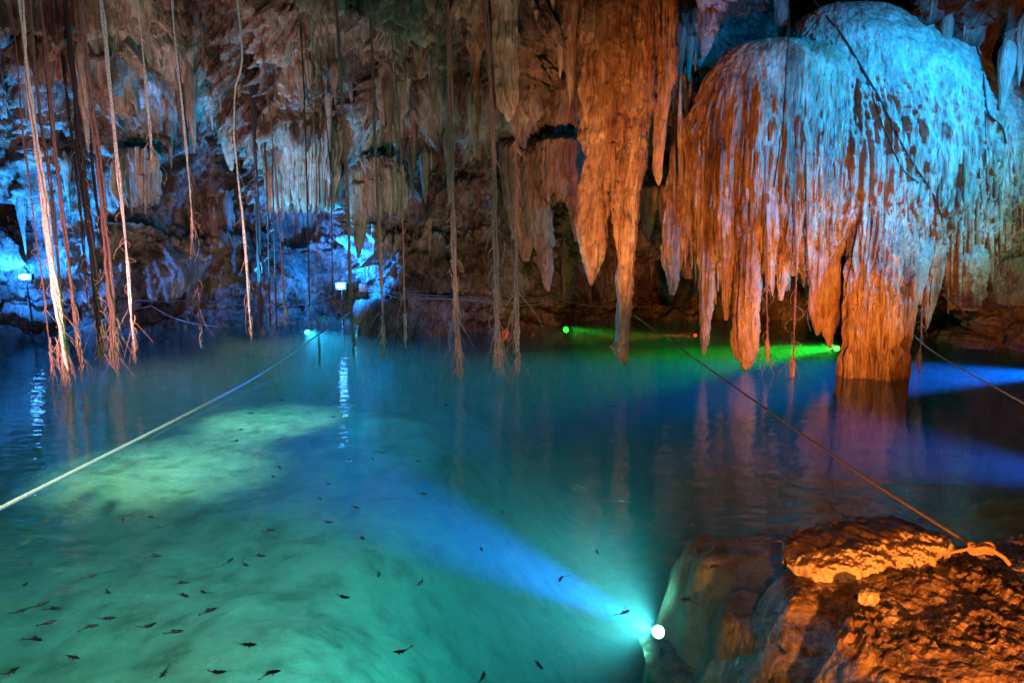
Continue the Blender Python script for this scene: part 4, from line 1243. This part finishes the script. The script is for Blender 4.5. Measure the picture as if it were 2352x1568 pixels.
# ------------------------------------------------------------------ fish
def fish_mesh(bend):
    n, sg = 15, 8
    t = np.linspace(0, 1, n)
    # head at +x (t=1), tail at t=0
    hgt = np.array([0.02, 0.022, 0.028, 0.04, 0.055, 0.07, 0.082, 0.09, 0.095, 0.095, 0.09, 0.08, 0.062, 0.038, 0.008])
    wdt = hgt * 0.8
    th = np.linspace(0, 2 * np.pi, sg, endpoint=False)
    X_ = t * 0.86 + 0.14 - 0.5
    yoff = bend * ((0.5 - t) ** 2) * (t < 0.5) * 2.2
    v = np.stack([np.repeat(X_[:, None], sg, 1), yoff[:, None] + wdt[:, None] * np.cos(th)[None, :], hgt[:, None] * np.sin(th)[None, :]], -1)
    mb = MB(); mb.add(v, grid_faces(n, sg, True))
    y0_ = yoff[0]
    s_ = bend * 0.16
    for sg_ in (-1, 1):   # forked tail, twisted a little so that it shows from above
        mb.add([(-0.34, y0_, 0.012), (-0.34, y0_, -0.012), (-0.5, y0_ + s_ + sg_ * 0.075, -0.03), (-0.5, y0_ + s_ + sg_ * 0.055, 0.06 * sg_)], [[0, 1, 2, 3]])
        mb.add([(0.25, sg_ * 0.06, -0.02), (0.17, sg_ * 0.065, -0.02), (0.10, sg_ * 0.16, -0.04), (0.17, sg_ * 0.17, -0.035)], [[0, 1, 2, 3]])
        mb.add([(-0.02, sg_ * 0.05, -0.03), (-0.08, sg_ * 0.045, -0.03), (-0.12, sg_ * 0.10, -0.05), (-0.07, sg_ * 0.11, -0.05)], [[0, 1, 2, 3]])
    mb.add([(0.08, 0.0, 0.085), (-0.12, yoff[5], 0.065), (-0.14, yoff[4], 0.12), (0.02, 0.0, 0.16)], [[0, 1, 2, 3]])
    v, f = mb.data()
    me = bpy.data.meshes.new('fish')
    me.from_pydata(v.tolist(), [], f.tolist())
    me.polygons.foreach_set('use_smooth', [True] * len(f))
    me.materials.append(M['fish'])
    return me


FM = [fish_mesh(b) for b in (-0.55, -0.2, 0.08, 0.28, 0.6)]
A, B, Cc = 0, 753, 1505
fish = [
    (A, 592, 768, 625, 740, 'highest of three close together left of centre, heading up right'),
    (A, 778, 745, 740, 733, 'curled one, middle of three close together left of centre'),
    (A, 835, 773, 772, 802, 'slim one just below the curled fish left of centre'),
    (A, 1312, 806, 1375, 803, 'alone in the teal water, level and faint, above the pair near mid-left'),
    (A, 1598, 762, 1665, 763, 'level slim one at the blue-teal edge below the column of small fish'),
    (A, 730, 932, 815, 928, 'long level one crossing the pale root reflection'),
    (A, 1118, 978, 1168, 940, 'slanting up right, left of a trio at mid-left'),
    (A, 1200, 968, 1235, 978, 'small stubby one, middle of a trio at mid-left'),
    (A, 1262, 930, 1325, 932, 'level one, upper right of a trio at mid-left'),
    (A, 100, 988, 165, 963, 'topmost by the left edge over green silt'),
    (A, 98, 1102, 142, 1062, 'steep one by the left edge with blurred tail'),
    (A, 410, 1045, 487, 1020, 'alone on the teal band, tail trailing left'),
    (A, 515, 1100, 548, 1118, 'tiny dark one heading down right over green silt'),
    (A, 872, 1068, 940, 1062, 'upper of two level ones just right of the root reflection'),
    (A, 880, 1122, 943, 1132, 'lower of two level ones just right of the root reflection'),
    (A, 1030, 1128, 1002, 1103, 'tight curled blob right of the level pair'),
    (A, 52, 1226, 138, 1192, 'leftmost of three nearly parallel ones at lower left'),
    (A, 168, 1192, 240, 1160, 'uppermost of three nearly parallel ones at lower left'),
    (A, 228, 1196, 305, 1192, 'rightmost of three nearly parallel ones at lower left'),
    (A, 188, 1280, 277, 1255, 'under the parallel trio at lower left'),
    (A, 398, 1292, 490, 1275, 'lower of a thick dark pair at lower left'),
    (A, 490, 1250, 577, 1237, 'upper of a thick dark pair at lower left'),
    (A, 700, 1300, 775, 1270, 'slanting one left of the reflection foot, lower left'),
    (A, 815, 1322, 918, 1300, 'long dark slim one right of the reflection foot'),
    (A, 1003, 1218, 1080, 1195, 'wavy one above the long slim fish'),
    (A, 140, 1338, 215, 1355, 'heading down right alone near the left edge'),
    (A, 315, 1432, 395, 1438, 'very dark thick one near the bottom left'),
    (A, 0, 1540, 92, 1492, 'lowest at the left edge, blurred tail cut by the frame'),
    (A, 855, 1475, 795, 1545, 'steep one diving at the bottom edge, left half'),
    (A, 1037, 1515, 1120, 1510, 'level dark one at the bottom edge left of the brown silt'),
    (A, 1285, 1527, 1403, 1500, 'long slim one over brown silt at the bottom'),
    (A, 1178, 1372, 1283, 1377, 'level long one over green-brown silt, lower middle-left'),
    (A, 1668, 1135, 1750, 1140, 'arched level one above the dark silt patch'),
    (A, 1190, 306, 1208, 300, 'tiny one in the pale glow, upper of two'),
    (A, 1168, 368, 1190, 350, 'tiny one in the pale glow, lower of two'),
    (A, 1392, 480, 1402, 497, 'tiny upright one below the pale glow'),
    (A, 1347, 528, 1375, 540, 'small faint one just below the tiny upright fish'),
    (A, 1622, 567, 1648, 575, 'small one, upper of two in blue-teal water'),
    (A, 1587, 638, 1607, 655, 'small one, lower of two in blue-teal water'),
    (A, 1232, 222, 1260, 220, 'faint tiny one in the far pale glow'),
    (A, 1385, 162, 1420, 152, 'faint one at the far rim of the pale glow'),
    (A, 1645, 238, 1678, 240, 'faint one left of the small lamp reflection'),
    (B, 245, 422, 290, 412, 'slim one just right below the small white reflection'),
    (B, 220, 438, 228, 452, 'tiny upright one beneath the small white reflection'),
    (B, 95, 455, 115, 461, 'tiny faint one left beneath the small white reflection'),
    (B, 425, 458, 470, 460, 'faint level one in dark teal water at centre-left'),
    (B, 445, 620, 497, 624, 'straight dark one in teal water left of centre'),
    (B, 112, 688, 157, 692, 'arched one above the root of the blue beam'),
    (B, 143, 828, 187, 852, 'wavy one left of the blue beam, heading up left'),
    (B, 268, 1000, 248, 1040, 'hook-shaped one where teal meets the blue beam'),
    (B, 498, 1040, 445, 1080, 'thick one below the blue beam, tail up right'),
    (B, 755, 880, 773, 910, 'tadpole-like one in the faint upper blue beam'),
    (B, 1170, 1028, 1155, 1058, 'tadpole-like one in the bright middle of the blue beam'),
    (B, 1352, 930, 1340, 900, 'small upright one above the blue beam'),
    (B, 1450, 1228, 1502, 1205, 'in the bright beam closest to the white underwater lamp'),
    (B, 410, 1413, 333, 1407, 'dark level one at the bottom, left of the middle'),
    (B, 1022, 1445, 1075, 1498, 'slanting down right at the bottom middle'),
    (B, 770, 1560, 780, 1515, 'upright one cut by the bottom edge at the middle'),
    (B, 1680, 1445, 1660, 1388, 'upright one right under the white underwater lamp'),
    (B, 1055, 354, 1098, 360, 'faint thin one in dark water between root reflections'),
    (B, 1240, 582, 1280, 590, 'faint one in dark water left of the stalactite reflection'),
    (B, 1445, 662, 1495, 655, 'faint level one below the stalactite reflection'),
    (B, 858, 703, 873, 717, 'small dark dot-like one above the blue beam'),
    (B, 1645, 422, 1702, 422, 'thin level one in dark water right of the stalactite reflection'),
    (B, 565, 181, 605, 182, 'thin level one far off in dark blue water, centre-left'),
    (B, 1460, 540, 1475, 550, 'tiny one on the stalactite reflection'),
    (B, 1400, 187, 1432, 186, 'thin far one beside the top of the stalactite reflection'),
    (Cc, 195, 1142, 130, 1152, 'dark one just right above the white underwater lamp, by the shelf'),
    (Cc, 250, 995, 320, 975, 'over the brown shelf, slanting up right'),
    (Cc, 455, 910, 510, 932, 'over the brown shelf, heading down right'),
    (Cc, 430, 865, 465, 857, 'faint one, highest over the brown shelf'),
    (Cc, 588, 1355, 655, 1430, 'long dark diving one over the lower brown shelf'),
    (Cc, 198, 905, 212, 917, 'dot-like one at the left rim of the brown shelf'),
    (Cc, 600, 1530, 570, 1560, 'dark one cut by the bottom edge over the shelf'),
]
for i, (ox, x0_, y0_, x1_, y1_, lab) in enumerate(fish):
    va = (ox + x0_ * 0.46, 847 + y0_ * 0.46); vb = (ox + x1_ * 0.46, 847 + y1_ * 0.46)
    z_ = -0.10 if ox < 1505 else -0.12
    a = atz(*va, z_); b = atz(*vb, z_)
    L = (b - a).length
    if L > 0.28:
        L = 0.28
    if L < 0.13:
        L = 0.13
    o = bpy.data.objects.new('fish', FM[i * 7 % 5] if 'curled' not in lab and 'hook' not in lab and 'wavy' not in lab else FM[0 if i % 2 else 4])
    COL.objects.link(o)
    o.location = (a + b) / 2
    o.rotation_euler = (R(rr.uniform(-35, 35)), R(rr.uniform(-6, 6)), math.atan2(b.y - a.y, b.x - a.x))
    o.scale = (L, L * 0.95, L * 0.95)
    tag(o, 'small dark fish: ' + lab, 'fish', 'small dark fish in the pool')

# alike things share a group phrase
GROUPS = {'stalactite': 'stalactites hanging from the roof', 'boulder': 'boulders at the right bank', 'lamp': 'lamps that light the pool',
          'cable': 'cables strung along the wall', 'rope': 'ropes across the pool', 'drapery': 'flowstone draperies on the back wall'}
for o in SC.objects:
    if o.parent is None and 'category' in o and 'group' not in o and o['category'] in GROUPS:
        o['group'] = GROUPS[o['category']]
